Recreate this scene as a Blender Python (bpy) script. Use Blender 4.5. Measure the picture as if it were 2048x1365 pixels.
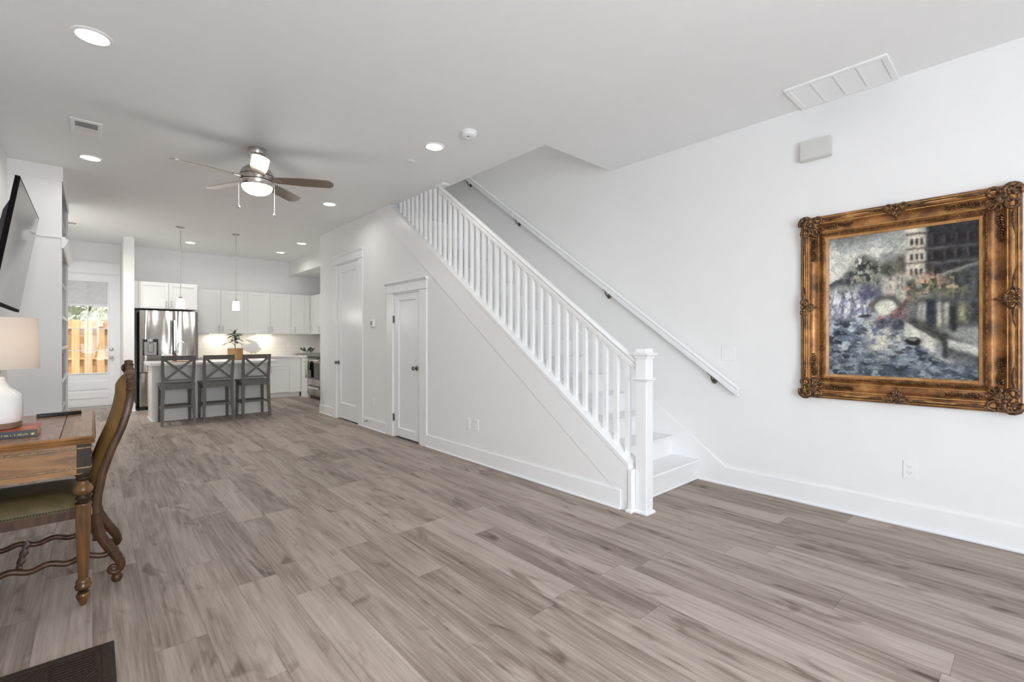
import bpy, bmesh, math, random
import numpy as np
from mathutils import Vector, Matrix

# ------------------------------------------------------------------ scene clearing
for o in list(bpy.data.objects):
    bpy.data.objects.remove(o, do_unlink=True)
S = bpy.context.scene
COL = S.collection
random.seed(7)
RNG = np.random.default_rng(7)
PI = math.pi

# ------------------------------------------------------------------ camera
H = 3.02            # ceiling height
cam_d = bpy.data.cameras.new('camera')
cam_d.sensor_fit = 'HORIZONTAL'
cam_d.sensor_width = 36.0
cam_d.lens = 36.0 * 935.0 / 2048.0
cam_d.shift_y = -3.0 / 2048.0
cam_d.clip_start = 0.05
cam = bpy.data.objects.new('camera', cam_d)
COL.objects.link(cam)
cam.location = (0, 0, 1.25)
cam.rotation_euler = (PI / 2, 0, -math.radians(41.9))
S.camera = cam

# ------------------------------------------------------------------ world, sun, daylight, exposure
W = bpy.data.worlds.new('world')
S.world = W
W.use_nodes = True
nt = W.node_tree
nt.nodes.clear()
sky = nt.nodes.new('ShaderNodeTexSky')
try:
    sky.sky_type = 'NISHITA'
    sky.sun_disc = False
    sky.sun_elevation = math.radians(48)
    sky.sun_rotation = math.radians(200)
    sky.dust_density = 3.0
    sky.ozone_density = 1.0
except Exception:
    pass
bg = nt.nodes.new('ShaderNodeBackground')
bg.inputs['Strength'].default_value = 0.42
wo = nt.nodes.new('ShaderNodeOutputWorld')
nt.links.new(sky.outputs[0], bg.inputs[0])
nt.links.new(bg.outputs[0], wo.inputs[0])

def add_light(name, kind, loc, energy, color=(1, 1, 1), rot=(0, 0, 0), parent=None, **kw):
    d = bpy.data.lights.new(name, kind)
    d.energy = energy
    d.color = color
    for k, v in kw.items():
        setattr(d, k, v)
    o = bpy.data.objects.new(name, d)
    COL.objects.link(o)
    o.location = loc
    o.rotation_euler = rot
    if parent is not None:
        o.parent = parent
        o.location = Vector(loc) - wloc(parent)
    return o

def wloc(o):
    v = Vector((0, 0, 0))
    while o is not None:
        v += Vector(o.location)
        o = o.parent
    return v

add_light('sun', 'SUN', (2, 16, 9), 3.0, (1.0, 0.95, 0.87), (math.radians(23), 0, math.radians(20)), angle=math.radians(1.5))
DAY = (0.91, 0.965, 1.03)
# daylight falling in through the windows of the front wall (behind the camera) and an added, unseen left-wall window
add_light('window_daylight', 'AREA', (0.30, -2.72, 1.40), 205, DAY, (PI / 2 + math.radians(22), 0, 0), shape='RECTANGLE', size=1.9, size_y=2.1)
add_light('added_side_light', 'AREA', (-0.90, -0.65, 1.40), 26, DAY, (PI / 2, 0, -PI / 2), shape='RECTANGLE', size=1.9, size_y=2.0)
LAMP = (1.0, 0.985, 0.96)
DOWNLIGHT_W = 3.3

vs = S.view_settings
S.display_settings.display_device = 'sRGB'
vs.view_transform = 'Standard'
vs.look = 'None'
vs.exposure = 0.08
vs.gamma = 1.0
vs.use_curve_mapping = False
cy = S.cycles
cy.use_denoising = True
try:
    cy.denoiser = 'OPENIMAGEDENOISE'
except Exception:
    pass
cy.max_bounces = 10
cy.diffuse_bounces = 6
cy.glossy_bounces = 4
cy.transmission_bounces = 6
cy.transparent_max_bounces = 12
cy.sample_clamp_indirect = 6.0
cy.caustics_reflective = False
cy.caustics_refractive = False

# ------------------------------------------------------------------ materials
def nmat(name):
    m = bpy.data.materials.new(name)
    m.use_nodes = True
    t = m.node_tree
    return m, t, t.nodes['Principled BSDF']

def setp(b, color=None, rough=None, metal=None, spec=None, **kw):
    if color is not None:
        b.inputs['Base Color'].default_value = (*color, 1)
    if rough is not None:
        b.inputs['Roughness'].default_value = rough
    if metal is not None:
        b.inputs['Metallic'].default_value = metal
    if spec is not None:
        b.inputs['Specular IOR Level'].default_value = spec
    for k, v in kw.items():
        b.inputs[k].default_value = v

class NT:
    """short node helper"""
    def __init__(s, t):
        s.t = t
    def n(s, typ, **kw):
        x = s.t.nodes.new(typ)
        for k, v in kw.items():
            setattr(x, k, v)
        return x
    def l(s, a, b):
        s.t.links.new(a, b)
    def math(s, op, a, b=None, clamp=False):
        x = s.n('ShaderNodeMath', operation=op)
        x.use_clamp = clamp
        for i, v in enumerate((a, b)):
            if v is None:
                continue
            if isinstance(v, (int, float)):
                x.inputs[i].default_value = v
            else:
                s.l(v, x.inputs[i])
        return x.outputs[0]
    def ramp(s, fac, stops):
        r = s.n('ShaderNodeValToRGB')
        el = r.color_ramp.elements
        while len(el) < len(stops):
            el.new(0.5)
        for e, (p, c) in zip(el, stops):
            e.position = p
            e.color = (*c, 1) if len(c) == 3 else c
        s.l(fac, r.inputs[0])
        return r.outputs[0]
    def noise(s, vec, scale, detail=3, rough=0.5, dist=0.0):
        x = s.n('ShaderNodeTexNoise')
        x.inputs['Scale'].default_value = scale
        x.inputs['Detail'].default_value = detail
        x.inputs['Roughness'].default_value = rough
        x.inputs['Distortion'].default_value = dist
        if vec is not None:
            s.l(vec, x.inputs['Vector'])
        return x.outputs['Fac']
    def coord(s, scale=(1, 1, 1), rot=(0, 0, 0)):
        c = s.n('ShaderNodeTexCoord')
        m = s.n('ShaderNodeMapping')
        m.inputs['Scale'].default_value = scale
        m.inputs['Rotation'].default_value = rot
        s.l(c.outputs['Object'], m.inputs['Vector'])
        return m.outputs[0]
    def bump(s, h, strength, dist, bsdf):
        b = s.n('ShaderNodeBump')
        b.inputs['Strength'].default_value = strength
        b.inputs['Distance'].default_value = dist
        s.l(h, b.inputs['Height'])
        s.l(b.outputs[0], bsdf.inputs['Normal'])

def paint(name, color, rough=0.5, spec=0.4, bump=0.0, scale=120):
    """painted surface with a faint unevenness of its own"""
    m, t, b = nmat(name)
    setp(b, color, rough, 0, spec)
    N = NT(t)
    v = N.coord()
    f = N.noise(v, 6, 2)
    c = N.ramp(f, [(0.3, tuple(x * 0.985 for x in color)), (0.7, color)])
    N.l(c, b.inputs['Base Color'])
    if bump:
        N.bump(N.noise(v, scale, 2), bump, 0.002, b)
    return m

def metal(name, color, rough, stretch=None):
    m, t, b = nmat(name)
    setp(b, color, rough, 1.0)
    N = NT(t)
    v = N.coord(stretch or (1, 1, 1))
    f = N.noise(v, 40, 2)
    N.l(N.math('MULTIPLY_ADD', f, rough * 0.5) if False else N.ramp(f, [(0, (rough * 0.8,) * 3), (1, (rough * 1.2,) * 3)]), b.inputs['Roughness'])
    return m

def wood(name, dark, light, rough=0.4, scale=(1, 1, 1), grain=14, spec=0.4):
    m, t, b = nmat(name)
    setp(b, light, rough, 0, spec)
    N = NT(t)
    v = N.coord(scale)
    f = N.noise(v, grain, 5, 0.6, 0.6)
    c = N.ramp(f, [(0.3, dark), (0.5, tuple((a + b_) / 2 for a, b_ in zip(dark, light))), (0.72, light)])
    N.l(c, b.inputs['Base Color'])
    N.bump(f, 0.04, 0.0015, b)
    return m

def emis(name, color, strength, base=(0.9, 0.9, 0.9)):
    m, t, b = nmat(name)
    setp(b, base, 0.4)
    b.inputs['Emission Color'].default_value = (*color, 1)
    b.inputs['Emission Strength'].default_value = strength
    return m

M = {}
M['wall'] = paint('wall_paint', (0.86, 0.86, 0.855), 0.62, 0.25, 0.05)
M['ceil'] = paint('ceiling_paint', (0.88, 0.88, 0.875), 0.8, 0.15, 0.05)
M['trim'] = paint('trim_paint', (0.88, 0.885, 0.89), 0.32, 0.45)
M['door'] = paint('door_paint', (0.87, 0.875, 0.88), 0.30, 0.45)
M['cab'] = paint('cabinet_paint', (0.86, 0.857, 0.845), 0.35, 0.4)
M['plastic'] = paint('white_plastic', (0.88, 0.88, 0.875), 0.35, 0.45)
M['plastic_shade'] = paint('plastic_slot', (0.30, 0.30, 0.30), 0.5)
M['boxgrey'] = paint('warm_white_plastic', (0.66, 0.655, 0.63), 0.5)
M['quartz'] = paint('white_quartz', (0.85, 0.85, 0.84), 0.15, 0.5)
M['island'] = paint('island_paint', (0.80, 0.80, 0.785), 0.4, 0.4)
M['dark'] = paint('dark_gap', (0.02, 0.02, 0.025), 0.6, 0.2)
M['navy'] = paint('appliance_side', (0.03, 0.035, 0.06), 0.4, 0.4)
M['black'] = paint('black_plastic', (0.010, 0.008, 0.008), 0.3, 0.4)
M['bezel'] = paint('matte_black', (0.008, 0.007, 0.007), 0.75, 0.05)
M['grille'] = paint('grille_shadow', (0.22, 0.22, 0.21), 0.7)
M['grille_l'] = paint('grille_white', (0.72, 0.72, 0.71), 0.5)
M['nickel'] = metal('brushed_nickel', (0.55, 0.52, 0.49), 0.28)
M['chrome'] = metal('chrome', (0.85, 0.85, 0.86), 0.07)
M['bronze'] = metal('dark_nickel', (0.20, 0.185, 0.165), 0.35)
M['blade'] = metal('fan_blade_finish', (0.50, 0.45, 0.405), 0.24)
M['grey_wood'] = wood('grey_stained_wood', (0.105, 0.098, 0.090), (0.155, 0.145, 0.133), 0.42, (1, 1, 0.15), 30)
M['oak'] = wood('walnut_brown_wood', (0.11, 0.048, 0.015), (0.37, 0.180, 0.060), 0.38, (0.25, 1, 1.2), 18)
M['oak_top'] = wood('desk_top_wood', (0.22, 0.110, 0.062), (0.37, 0.205, 0.125), 0.24, (1, 0.18, 1), 22, 0.5)
M['oak_leg'] = wood('turned_leg_wood', (0.042, 0.018, 0.007), (0.27, 0.125, 0.042), 0.3, (1, 1, 0.15), 20, 0.5)
M['dark_wood'] = wood('dark_brown_wood', (0.026, 0.012, 0.006), (0.115, 0.054, 0.024), 0.36, (1, 1, 0.25), 22, 0.35)
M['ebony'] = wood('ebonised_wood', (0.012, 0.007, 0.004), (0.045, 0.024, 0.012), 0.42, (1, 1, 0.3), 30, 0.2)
M['rope'] = wood('rope_moulding_wood', (0.10, 0.06, 0.03), (0.42, 0.28, 0.16), 0.35, (1, 1, 1), 90)
M['cedar'] = wood('cedar_board', (0.55, 0.33, 0.13), (0.80, 0.56, 0.30), 0.7, (1, 1, 0.1), 16)
M['shade_glow'] = emis('pendant_glass', (1.0, 0.90, 0.74), 4.5)
M['bowl_glow'] = emis('fan_bowl_glass', (1.0, 0.95, 0.84), 5.0)
M['down_glow'] = emis('downlight_lens', (1.0, 0.95, 0.87), 9.0)
M['strip_glow'] = emis('undercabinet_lens', (1.0, 0.88, 0.70), 5.0)
M['ceramic'] = paint('glazed_ceramic', (0.86, 0.86, 0.84), 0.10, 0.6)
M['matte_ceramic'] = paint('matte_ceramic', (0.80, 0.79, 0.76), 0.55, 0.3)
M['stone'] = paint('grey_stone', (0.32, 0.32, 0.29), 0.7)
M['leaf'] = wood('leaf_green', (0.015, 0.035, 0.012), (0.10, 0.17, 0.06), 0.35, (1, 1, 1), 25, 0.5)
M['leaf_pale'] = wood('leaf_pale', (0.10, 0.13, 0.07), (0.36, 0.40, 0.24), 0.4, (1, 1, 1), 25)
M['stem'] = paint('plant_stem', (0.16, 0.13, 0.07), 0.6)
M['towel'] = paint('pale_green_towel', (0.55, 0.60, 0.50), 0.9, 0.1, 0.3, 300)
M['wine'] = paint('dark_red_glass', (0.06, 0.004, 0.006), 0.12, 0.6)
M['paper'] = paint('white_paper', (0.80, 0.79, 0.76), 0.8)
M['board'] = wood('reddish_board', (0.22, 0.10, 0.06), (0.40, 0.22, 0.15), 0.5)
M['pages'] = paint('book_pages', (0.78, 0.66, 0.36), 0.85, 0.1, 0.4, 400)
M['cover'] = paint('book_cover_red', (0.45, 0.075, 0.04), 0.35, 0.4)
M['spine'] = paint('book_spine_navy', (0.018, 0.020, 0.032), 0.35, 0.4)
M['yellow'] = paint('spine_yellow', (0.72, 0.66, 0.12), 0.5)
M['orange'] = paint('cover_orange', (0.70, 0.30, 0.08), 0.4)
M['bookbrown'] = paint('book_cover_brown', (0.12, 0.055, 0.04), 0.5)
M['bookred'] = paint('book_cover_crimson', (0.28, 0.05, 0.05), 0.5)
M['lampfoot'] = wood('lamp_foot_wood', (0.12, 0.075, 0.05), (0.24, 0.16, 0.11), 0.45)
M['oven_glass'] = paint('black_glass', (0.010, 0.010, 0.011), 0.06, 0.6)
M['soil'] = paint('pot_soil', (0.05, 0.035, 0.025), 0.9)
M['floor_metal'] = metal('threshold_metal', (0.45, 0.44, 0.42), 0.35)

def mat_floor():
    m, t, b = nmat('vinyl_plank_floor')
    N = NT(t)
    c = N.n('ShaderNodeTexCoord')
    sp = N.n('ShaderNodeSeparateXYZ')
    N.l(c.outputs['Object'], sp.inputs[0])
    x, y = sp.outputs[0], sp.outputs[1]
    PW, PL = 0.182, 1.22
    xr = N.math('DIVIDE', x, PW)
    row = N.math('FLOOR', xr)
    fx = N.math('FRACT', xr)
    wn = N.n('ShaderNodeTexWhiteNoise', noise_dimensions='1D')
    N.l(row, wn.inputs['W'])
    yr = N.math('ADD', N.math('DIVIDE', y, PL), N.math('MULTIPLY', wn.outputs['Value'], 7.3))
    col = N.math('FLOOR', yr)
    fy = N.math('FRACT', yr)
    cmb = N.n('ShaderNodeCombineXYZ')
    N.l(row, cmb.inputs[0]); N.l(col, cmb.inputs[1])
    wn2 = N.n('ShaderNodeTexWhiteNoise', noise_dimensions='2D')
    N.l(cmb.outputs[0], wn2.inputs['Vector'])
    rnd = wn2.outputs['Value']
    # grain coordinates, shifted plank by plank
    g = N.n('ShaderNodeCombineXYZ')
    N.l(N.math('ADD', x, N.math('MULTIPLY', rnd, 31.0)), g.inputs[0])
    N.l(N.math('ADD', N.math('MULTIPLY', y, 0.036), N.math('MULTIPLY', rnd, 17.0)), g.inputs[1])
    N.l(N.math('MULTIPLY', rnd, 53.0), g.inputs[2])
    gv = g.outputs[0]
    fine = N.noise(gv, 75, 6, 0.68, 0.35)
    g2 = N.n('ShaderNodeCombineXYZ')
    N.l(N.math('ADD', x, N.math('MULTIPLY', rnd, 11.0)), g2.inputs[0])
    N.l(N.math('ADD', N.math('MULTIPLY', y, 0.105), N.math('MULTIPLY', rnd, 7.0)), g2.inputs[1])
    N.l(N.math('MULTIPLY', rnd, 23.0), g2.inputs[2])
    broad = N.noise(g2.outputs[0], 9, 2.5, 0.5, 0.5)
    # cathedral figure: rings of a stretched field
    fig = N.noise(g2.outputs[0], 3.6, 1.0, 0.4, 0.2)
    g3 = N.n('ShaderNodeCombineXYZ')
    N.l(N.math('ADD', x, N.math('MULTIPLY', rnd, 5.0)), g3.inputs[0])
    N.l(N.math('ADD', N.math('MULTIPLY', y, 0.30), N.math('MULTIPLY', rnd, 3.0)), g3.inputs[1])
    knot = N.ramp(N.noise(g3.outputs[0], 8.0, 2, 0.5, 1.2), [(0.60, (0, 0, 0)), (0.74, (1, 1, 1))])
    ring = N.math('ABSOLUTE', N.math('SUBTRACT', N.math('FRACT', N.math('MULTIPLY', fig, 13.0)), 0.5))
    tone = N.math('ADD', N.math('MULTIPLY', fine, 0.50), N.math('MULTIPLY', broad, 0.40))
    tone = N.math('ADD', tone, N.math('MULTIPLY', ring, 0.12))
    tone = N.math('ADD', tone, N.math('MULTIPLY', N.math('SUBTRACT', rnd, 0.5), 0.15))
    tone = N.math('SUBTRACT', N.math('MULTIPLY', N.math('ADD', tone, 0.12), 0.86), N.math('MULTIPLY', knot, 0.14))
    colr = N.ramp(tone, [(0.26, (0.095, 0.072, 0.056)), (0.40, (0.232, 0.185, 0.152)),
                         (0.54, (0.395, 0.330, 0.283)), (0.72, (0.54, 0.467, 0.41))])
    # joints
    jx = N.math('LESS_THAN', fx, 0.010)
    jy = N.math('LESS_THAN', fy, 0.0016)
    j = N.math('MAXIMUM', jx, jy)
    mx = N.n('ShaderNodeMixRGB')
    mx.inputs[2].default_value = (0.055, 0.042, 0.035, 1)
    N.l(N.math('MULTIPLY', j, 0.55), mx.inputs[0])
    N.l(colr, mx.inputs[1])
    N.l(mx.outputs[0], b.inputs['Base Color'])
    rr = N.ramp(fine, [(0.2, (0.38,) * 3), (0.8, (0.52,) * 3)])
    N.l(rr, b.inputs['Roughness'])
    setp(b, spec=0.10)
    N.bump(N.math('SUBTRACT', fine, N.math('MULTIPLY', j, 0.8)), 0.10, 0.0015, b)
    return m
M['floor'] = mat_floor()

def mat_stainless():
    m, t, b = nmat('stainless_steel')
    setp(b, (0.40, 0.375, 0.35), 0.16, 1.0)
    N = NT(t)
    v = N.coord((1, 1, 0.12))
    f = N.noise(v, 4.4, 0.8, 0.4, 0.3)
    f2 = N.noise(N.coord((0.3, 1, 60)), 8, 2)
    N.bump(N.math('ADD', f, N.math('MULTIPLY', f2, 0.004)), 0.75, 0.09, b)
    return m
M['steel'] = mat_stainless()

def mat_glass(name, tint=(1, 1, 1), refl=0.012):
    m = bpy.data.materials.new(name)
    m.use_nodes = True
    t = m.node_tree
    t.nodes.clear()
    N = NT(t)
    tr = N.n('ShaderNodeBsdfTransparent')
    tr.inputs[0].default_value = (*tint, 1)
    gl = N.n('ShaderNodeBsdfGlossy')
    gl.inputs['Roughness'].default_value = 0.02
    mix = N.n('ShaderNodeMixShader')
    mix.inputs[0].default_value = refl
    out = N.n('ShaderNodeOutputMaterial')
    N.l(tr.outputs[0], mix.inputs[1]); N.l(gl.outputs[0], mix.inputs[2]); N.l(mix.outputs[0], out.inputs[0])
    return m
M['glass'] = mat_glass('window_glass')

def mat_fabric_translucent(name, color, trans):
    m, t, b = nmat(name)
    setp(b, color, 0.9, 0, 0.1)
    N = NT(t)
    tl = N.n('ShaderNodeBsdfTranslucent')
    tl.inputs[0].default_value = (*color, 1)
    mix = N.n('ShaderNodeMixShader')
    mix.inputs[0].default_value = trans
    out = t.nodes['Material Output']
    N.l(b.outputs[0], mix.inputs[1]); N.l(tl.outputs[0], mix.inputs[2]); N.l(mix.outputs[0], out.inputs[0])
    N.bump(N.noise(N.coord((1, 1, 1)), 500, 2), 0.15, 0.001, b)
    return m
M['lampshade'] = mat_fabric_translucent('linen_shade', (0.80, 0.76, 0.71), 0.6)
M['blind'] = mat_fabric_translucent('cellular_blind', (0.88, 0.88, 0.87), 0.45)

def mat_uphol(name, dark, light):
    m, t, b = nmat(name)
    setp(b, light, 0.55, 0, 0.3)
    N = NT(t)
    v = N.coord()
    f = N.noise(v, 7, 4, 0.6, 0.5)
    N.l(N.ramp(f, [(0.3, dark), (0.7, light)]), b.inputs['Base Color'])
    N.bump(N.noise(v, 380, 2), 0.2, 0.001, b)
    return m
M['gold_cloth'] = mat_uphol('gold_upholstery', (0.155, 0.085, 0.024), (0.27, 0.155, 0.048))
M['seat_cloth'] = mat_uphol('olive_gold_upholstery', (0.085, 0.062, 0.024), (0.16, 0.118, 0.050))

def mat_gilt():
    m, t, b = nmat('antique_gilt')
    N = NT(t)
    v = N.coord()
    f = N.noise(v, 9, 6, 0.62, 0.2)
    N.l(N.ramp(f, [(0.30, (0.070, 0.028, 0.009)), (0.46, (0.21, 0.088, 0.028)), (0.60, (0.40, 0.18, 0.057)), (0.80, (0.66, 0.36, 0.12))]), b.inputs['Base Color'])
    setp(b, rough=0.38, metal=0.35)
    N.bump(N.noise(v, 90, 3), 0.25, 0.003, b)
    return m
M['gilt'] = mat_gilt()
def mat_gilt_dark():
    m, t, b = nmat('gilt_ornament')
    N = NT(t)
    v = N.coord()
    f = N.noise(v, 55, 4, 0.6)
    N.l(N.ramp(f, [(0.35, (0.035, 0.017, 0.008)), (0.52, (0.12, 0.056, 0.022)), (0.70, (0.36, 0.19, 0.068))]), b.inputs['Base Color'])
    setp(b, rough=0.36, metal=0.35)
    return m
M['gilt_orn'] = mat_gilt_dark()

M['gilt_highlight'] = wood('highlight_gilt', (0.34, 0.17, 0.05), (0.78, 0.48, 0.17), 0.3, (1, 1, 1), 30, 0.6)  # paler gilt that paints highlights onto the frame ridges
def mat_canvas():
    m, t, b = nmat('oil_paint')
    N = NT(t)
    a = N.n('ShaderNodeAttribute', attribute_name='pigment')
    v = N.coord()
    N.l(a.outputs['Color'], b.inputs['Base Color'])
    setp(b, rough=0.45, spec=0.22)
    N.bump(N.noise(v, 150, 4, 0.7), 0.30, 0.004, b)
    return m
M['canvas'] = mat_canvas()

def mat_screen():
    m, t, b = nmat('television_screen')
    setp(b, (0.006, 0.006, 0.008), 0.07, 0, 0.6)
    N = NT(t)
    N.l(N.ramp(N.noise(N.coord(), 3, 1), [(0, (0.006, 0.006, 0.008)), (1, (0.008, 0.008, 0.010))]), b.inputs['Base Color'])
    return m
M['screen'] = mat_screen()

def mat_mat():
    m, t, b = nmat('ribbed_mat')
    setp(b, (0.050, 0.038, 0.030), 0.95, 0, 0.1)
    N = NT(t)
    v = N.coord()
    f = N.noise(v, 250, 3, 0.7)
    N.l(N.ramp(f, [(0.3, (0.028, 0.021, 0.017)), (0.7, (0.075, 0.056, 0.045))]), b.inputs['Base Color'])
    N.bump(f, 0.5, 0.004, b)
    return m
M['mat'] = mat_mat()

def mat_tile():
    m, t, b = nmat('backsplash_tile')
    N = NT(t)
    c = N.n('ShaderNodeTexCoord')
    mp = N.n('ShaderNodeMapping')
    mp.inputs['Rotation'].default_value = (PI / 2, 0, 0)
    N.l(c.outputs['Object'], mp.inputs[0])
    br = N.n('ShaderNodeTexBrick')
    br.inputs['Scale'].default_value = 1.0
    br.inputs['Brick Width'].default_value = 0.20
    br.inputs['Row Height'].default_value = 0.075
    br.inputs['Mortar Size'].default_value = 0.0025
    br.inputs['Color1'].default_value = (0.84, 0.83, 0.80, 1)
    br.inputs['Color2'].default_value = (0.82, 0.81, 0.785, 1)
    br.inputs['Mortar'].default_value = (0.74, 0.73, 0.71, 1)
    N.l(mp.outputs[0], br.inputs['Vector'])
    N.l(br.outputs['Color'], b.inputs['Base Color'])
    setp(b, rough=0.2)
    return m
M['tile'] = mat_tile()

def mat_basket():
    m, t, b = nmat('woven_basket')
    N = NT(t)
    v = N.coord((1, 1, 1))
    w = N.n('ShaderNodeTexWave', bands_direction='Z')
    w.inputs['Scale'].default_value = 38
    w.inputs['Distortion'].default_value = 1.5
    N.l(v, w.inputs['Vector'])
    f = N.noise(v, 60, 3)
    N.l(N.ramp(N.math('ADD', N.math('MULTIPLY', w.outputs['Fac'], 0.5), N.math('MULTIPLY', f, 0.5)),
               [(0.2, (0.22, 0.11, 0.04)), (0.8, (0.52, 0.31, 0.13))]), b.inputs['Base Color'])
    setp(b, rough=0.7)
    N.bump(w.outputs['Fac'], 0.4, 0.004, b)
    return m
M['basket'] = mat_basket()
def mat_foliage():
    m, t, b = nmat('hedge_leaves')
    N = NT(t)
    f = N.noise(N.coord(), 22, 4, 0.7)
    N.l(N.ramp(f, [(0.3, (0.26, 0.31, 0.19)), (0.5, (0.50, 0.55, 0.42)), (0.7, (0.80, 0.83, 0.74))]), b.inputs['Base Color'])
    setp(b, rough=0.8)
    return m
M['hedge'] = mat_foliage()
M['ground'] = paint('patio_concrete', (0.55, 0.53, 0.50), 0.8)

# ------------------------------------------------------------------ mesh helpers
class MB:
    def __init__(s):
        s.bm = bmesh.new()
    def box(s, x0, x1, y0, y1, z0, z1, bev=0.0, seg=1):
        r = bmesh.ops.create_cube(s.bm, size=1.0)
        vs_ = r['verts']
        for v in vs_:
            v.co = Vector(((x0 + x1) / 2 + v.co.x * (x1 - x0), (y0 + y1) / 2 + v.co.y * (y1 - y0), (z0 + z1) / 2 + v.co.z * (z1 - z0)))
        if bev > 0:
            es = list({e for v in vs_ for e in v.link_edges})
            bmesh.ops.bevel(s.bm, geom=es, offset=bev, segments=seg, affect='EDGES', clamp_overlap=True)
        return s
    def obox(s, p0, p1, w, h, up=(0, 0, 1), bev=0.0):
        """bar from p0 to p1, w wide, h high"""
        p0, p1 = Vector(p0), Vector(p1)
        d = p1 - p0
        L = d.length
        d.normalize()
        u = Vector(up)
        sx = d.cross(u)
        if sx.length < 1e-5:
            sx = d.cross(Vector((1, 0, 0)))
        sx.normalize()
        u = sx.cross(d)
        r = bmesh.ops.create_cube(s.bm, size=1.0)
        for v in r['verts']:
            v.co = (p0 + p1) / 2 + d * (v.co.x * L) + sx * (v.co.y * w) + u * (v.co.z * h)
        if bev > 0:
            es = list({e for v in r['verts'] for e in v.link_edges})
            bmesh.ops.bevel(s.bm, geom=es, offset=bev, segments=1, affect='EDGES', clamp_overlap=True)
        return s
    def face(s, pts):
        s.bm.faces.new([s.bm.verts.new(p) for p in pts])
        return s
    def prism(s, pts, axis, a0, a1):
        """polygon of 2-D points extruded along axis ('x': pts=(y,z), 'y': (x,z), 'z': (x,y))"""
        def mk(p, a):
            if axis == 'x': return (a, p[0], p[1])
            if axis == 'y': return (p[0], a, p[1])
            return (p[0], p[1], a)
        A = [s.bm.verts.new(mk(p, a0)) for p in pts]
        B = [s.bm.verts.new(mk(p, a1)) for p in pts]
        n = len(pts)
        s.bm.faces.new(A); s.bm.faces.new(B[::-1])
        for i in range(n):
            s.bm.faces.new((A[i], B[i], B[(i + 1) % n], A[(i + 1) % n]))
        return s
    def lathe(s, prof, c=(0, 0, 0), n=24, axis='z', sx=1.0, sy=1.0):
        """prof: list of (radius, height)"""
        rings = []
        for r, h in prof:
            ring = []
            for i in range(n):
                a = 2 * PI * i / n
                p = (r * math.cos(a) * sx, r * math.sin(a) * sy, h)
                if axis == 'x': p = (p[2], p[0], p[1])
                elif axis == 'y': p = (p[0], p[2], p[1])
                ring.append(s.bm.verts.new(Vector(p) + Vector(c)))
            rings.append(ring)
        for a, b in zip(rings, rings[1:]):
            for i in range(n):
                s.bm.faces.new((a[i], a[(i + 1) % n], b[(i + 1) % n], b[i]))
        s.bm.faces.new(rings[0][::-1]); s.bm.faces.new(rings[-1])
        return s
    def tube(s, path, rad, n=10, flat=1.0, up=None):
        """swept tube; rad number or list; flat squashes along the second normal"""
        P = [Vector(p) for p in path]
        R = rad if isinstance(rad, (list, tuple)) else [rad] * len(P)
        rings = []
        prev = None
        for i, p in enumerate(P):
            d = (P[min(i + 1, len(P) - 1)] - P[max(i - 1, 0)])
            d.normalize()
            if prev is None:
                u = Vector(up) if up else (Vector((0, 0, 1)) if abs(d.z) < 0.9 else Vector((1, 0, 0)))
            else:
                u = prev
            u = (u - d * u.dot(d))
            if u.length < 1e-6:
                u = d.orthogonal()
            u.normalize()
            prev = u
            w = d.cross(u)
            rings.append([s.bm.verts.new(p + u * (math.cos(2 * PI * k / n) * R[i] * flat) + w * (math.sin(2 * PI * k / n) * R[i])) for k in range(n)])
        for a, b in zip(rings, rings[1:]):
            for i in range(n):
                s.bm.faces.new((a[i], a[(i + 1) % n], b[(i + 1) % n], b[i]))
        s.bm.faces.new(rings[0][::-1]); s.bm.faces.new(rings[-1])
        return s
    def ball(s, c, r, sc=(1, 1, 1), seg=12, rot=None):
        rr = bmesh.ops.create_uvsphere(s.bm, u_segments=seg, v_segments=max(6, seg // 2 + 1), radius=r)
        for v in rr['verts']:
            q = Vector((v.co.x * sc[0], v.co.y * sc[1], v.co.z * sc[2]))
            if rot is not None:
                q = rot @ q
            v.co = q + Vector(c)
        return s
    def grid(s, rows, close=False):
        R = [[s.bm.verts.new(p) for p in r] for r in rows]
        for a, b in zip(R, R[1:]):
            m = len(a)
            for i in range(m if close else m - 1):
                s.bm.faces.new((a[i], a[(i + 1) % m], b[(i + 1) % m], b[i]))
        return R

def obj(name, mb, m, parent=None, smooth=False, world=True, angle=40):
    me = bpy.data.meshes.new(name)
    bm = mb.bm
    bmesh.ops.recalc_face_normals(bm, faces=bm.faces)
    off = Vector((0, 0, 0))
    if parent is not None and world:
        off = wloc(parent)
        bmesh.ops.translate(bm, verts=bm.verts, vec=-off)
    if smooth:
        for f in bm.faces:
            f.smooth = True
        if angle < 179:
            lim = math.radians(angle)
            for e in bm.edges:
                if len(e.link_faces) == 2 and e.calc_face_angle(0) > lim:
                    e.smooth = False
    bm.to_mesh(me)
    bm.free()
    me.materials.append(m)
    o = bpy.data.objects.new(name, me)
    COL.objects.link(o)
    if parent is not None:
        o.parent = parent
    return o

def thing(name, label, cat, loc=(0, 0, 0), group=None):
    o = bpy.data.objects.new(name, None)
    COL.objects.link(o)
    o.location = loc
    o.empty_display_size = 0.1
    o['label'] = label
    o['category'] = cat
    if group:
        o['group'] = group
    return o

def tag(o, label, cat, group=None):
    o['label'] = label
    o['category'] = cat
    if group:
        o['group'] = group
    return o

def struct(name, mb, m, parent=None, **kw):
    o = obj(name, mb, m, parent, **kw)
    if parent is None:
        o['kind'] = 'structure'
    return o

def sroot(name, loc=(0, 0, 0)):
    o = bpy.data.objects.new(name, None)
    COL.objects.link(o)
    o.location = loc
    o['kind'] = 'structure'
    return o

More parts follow.
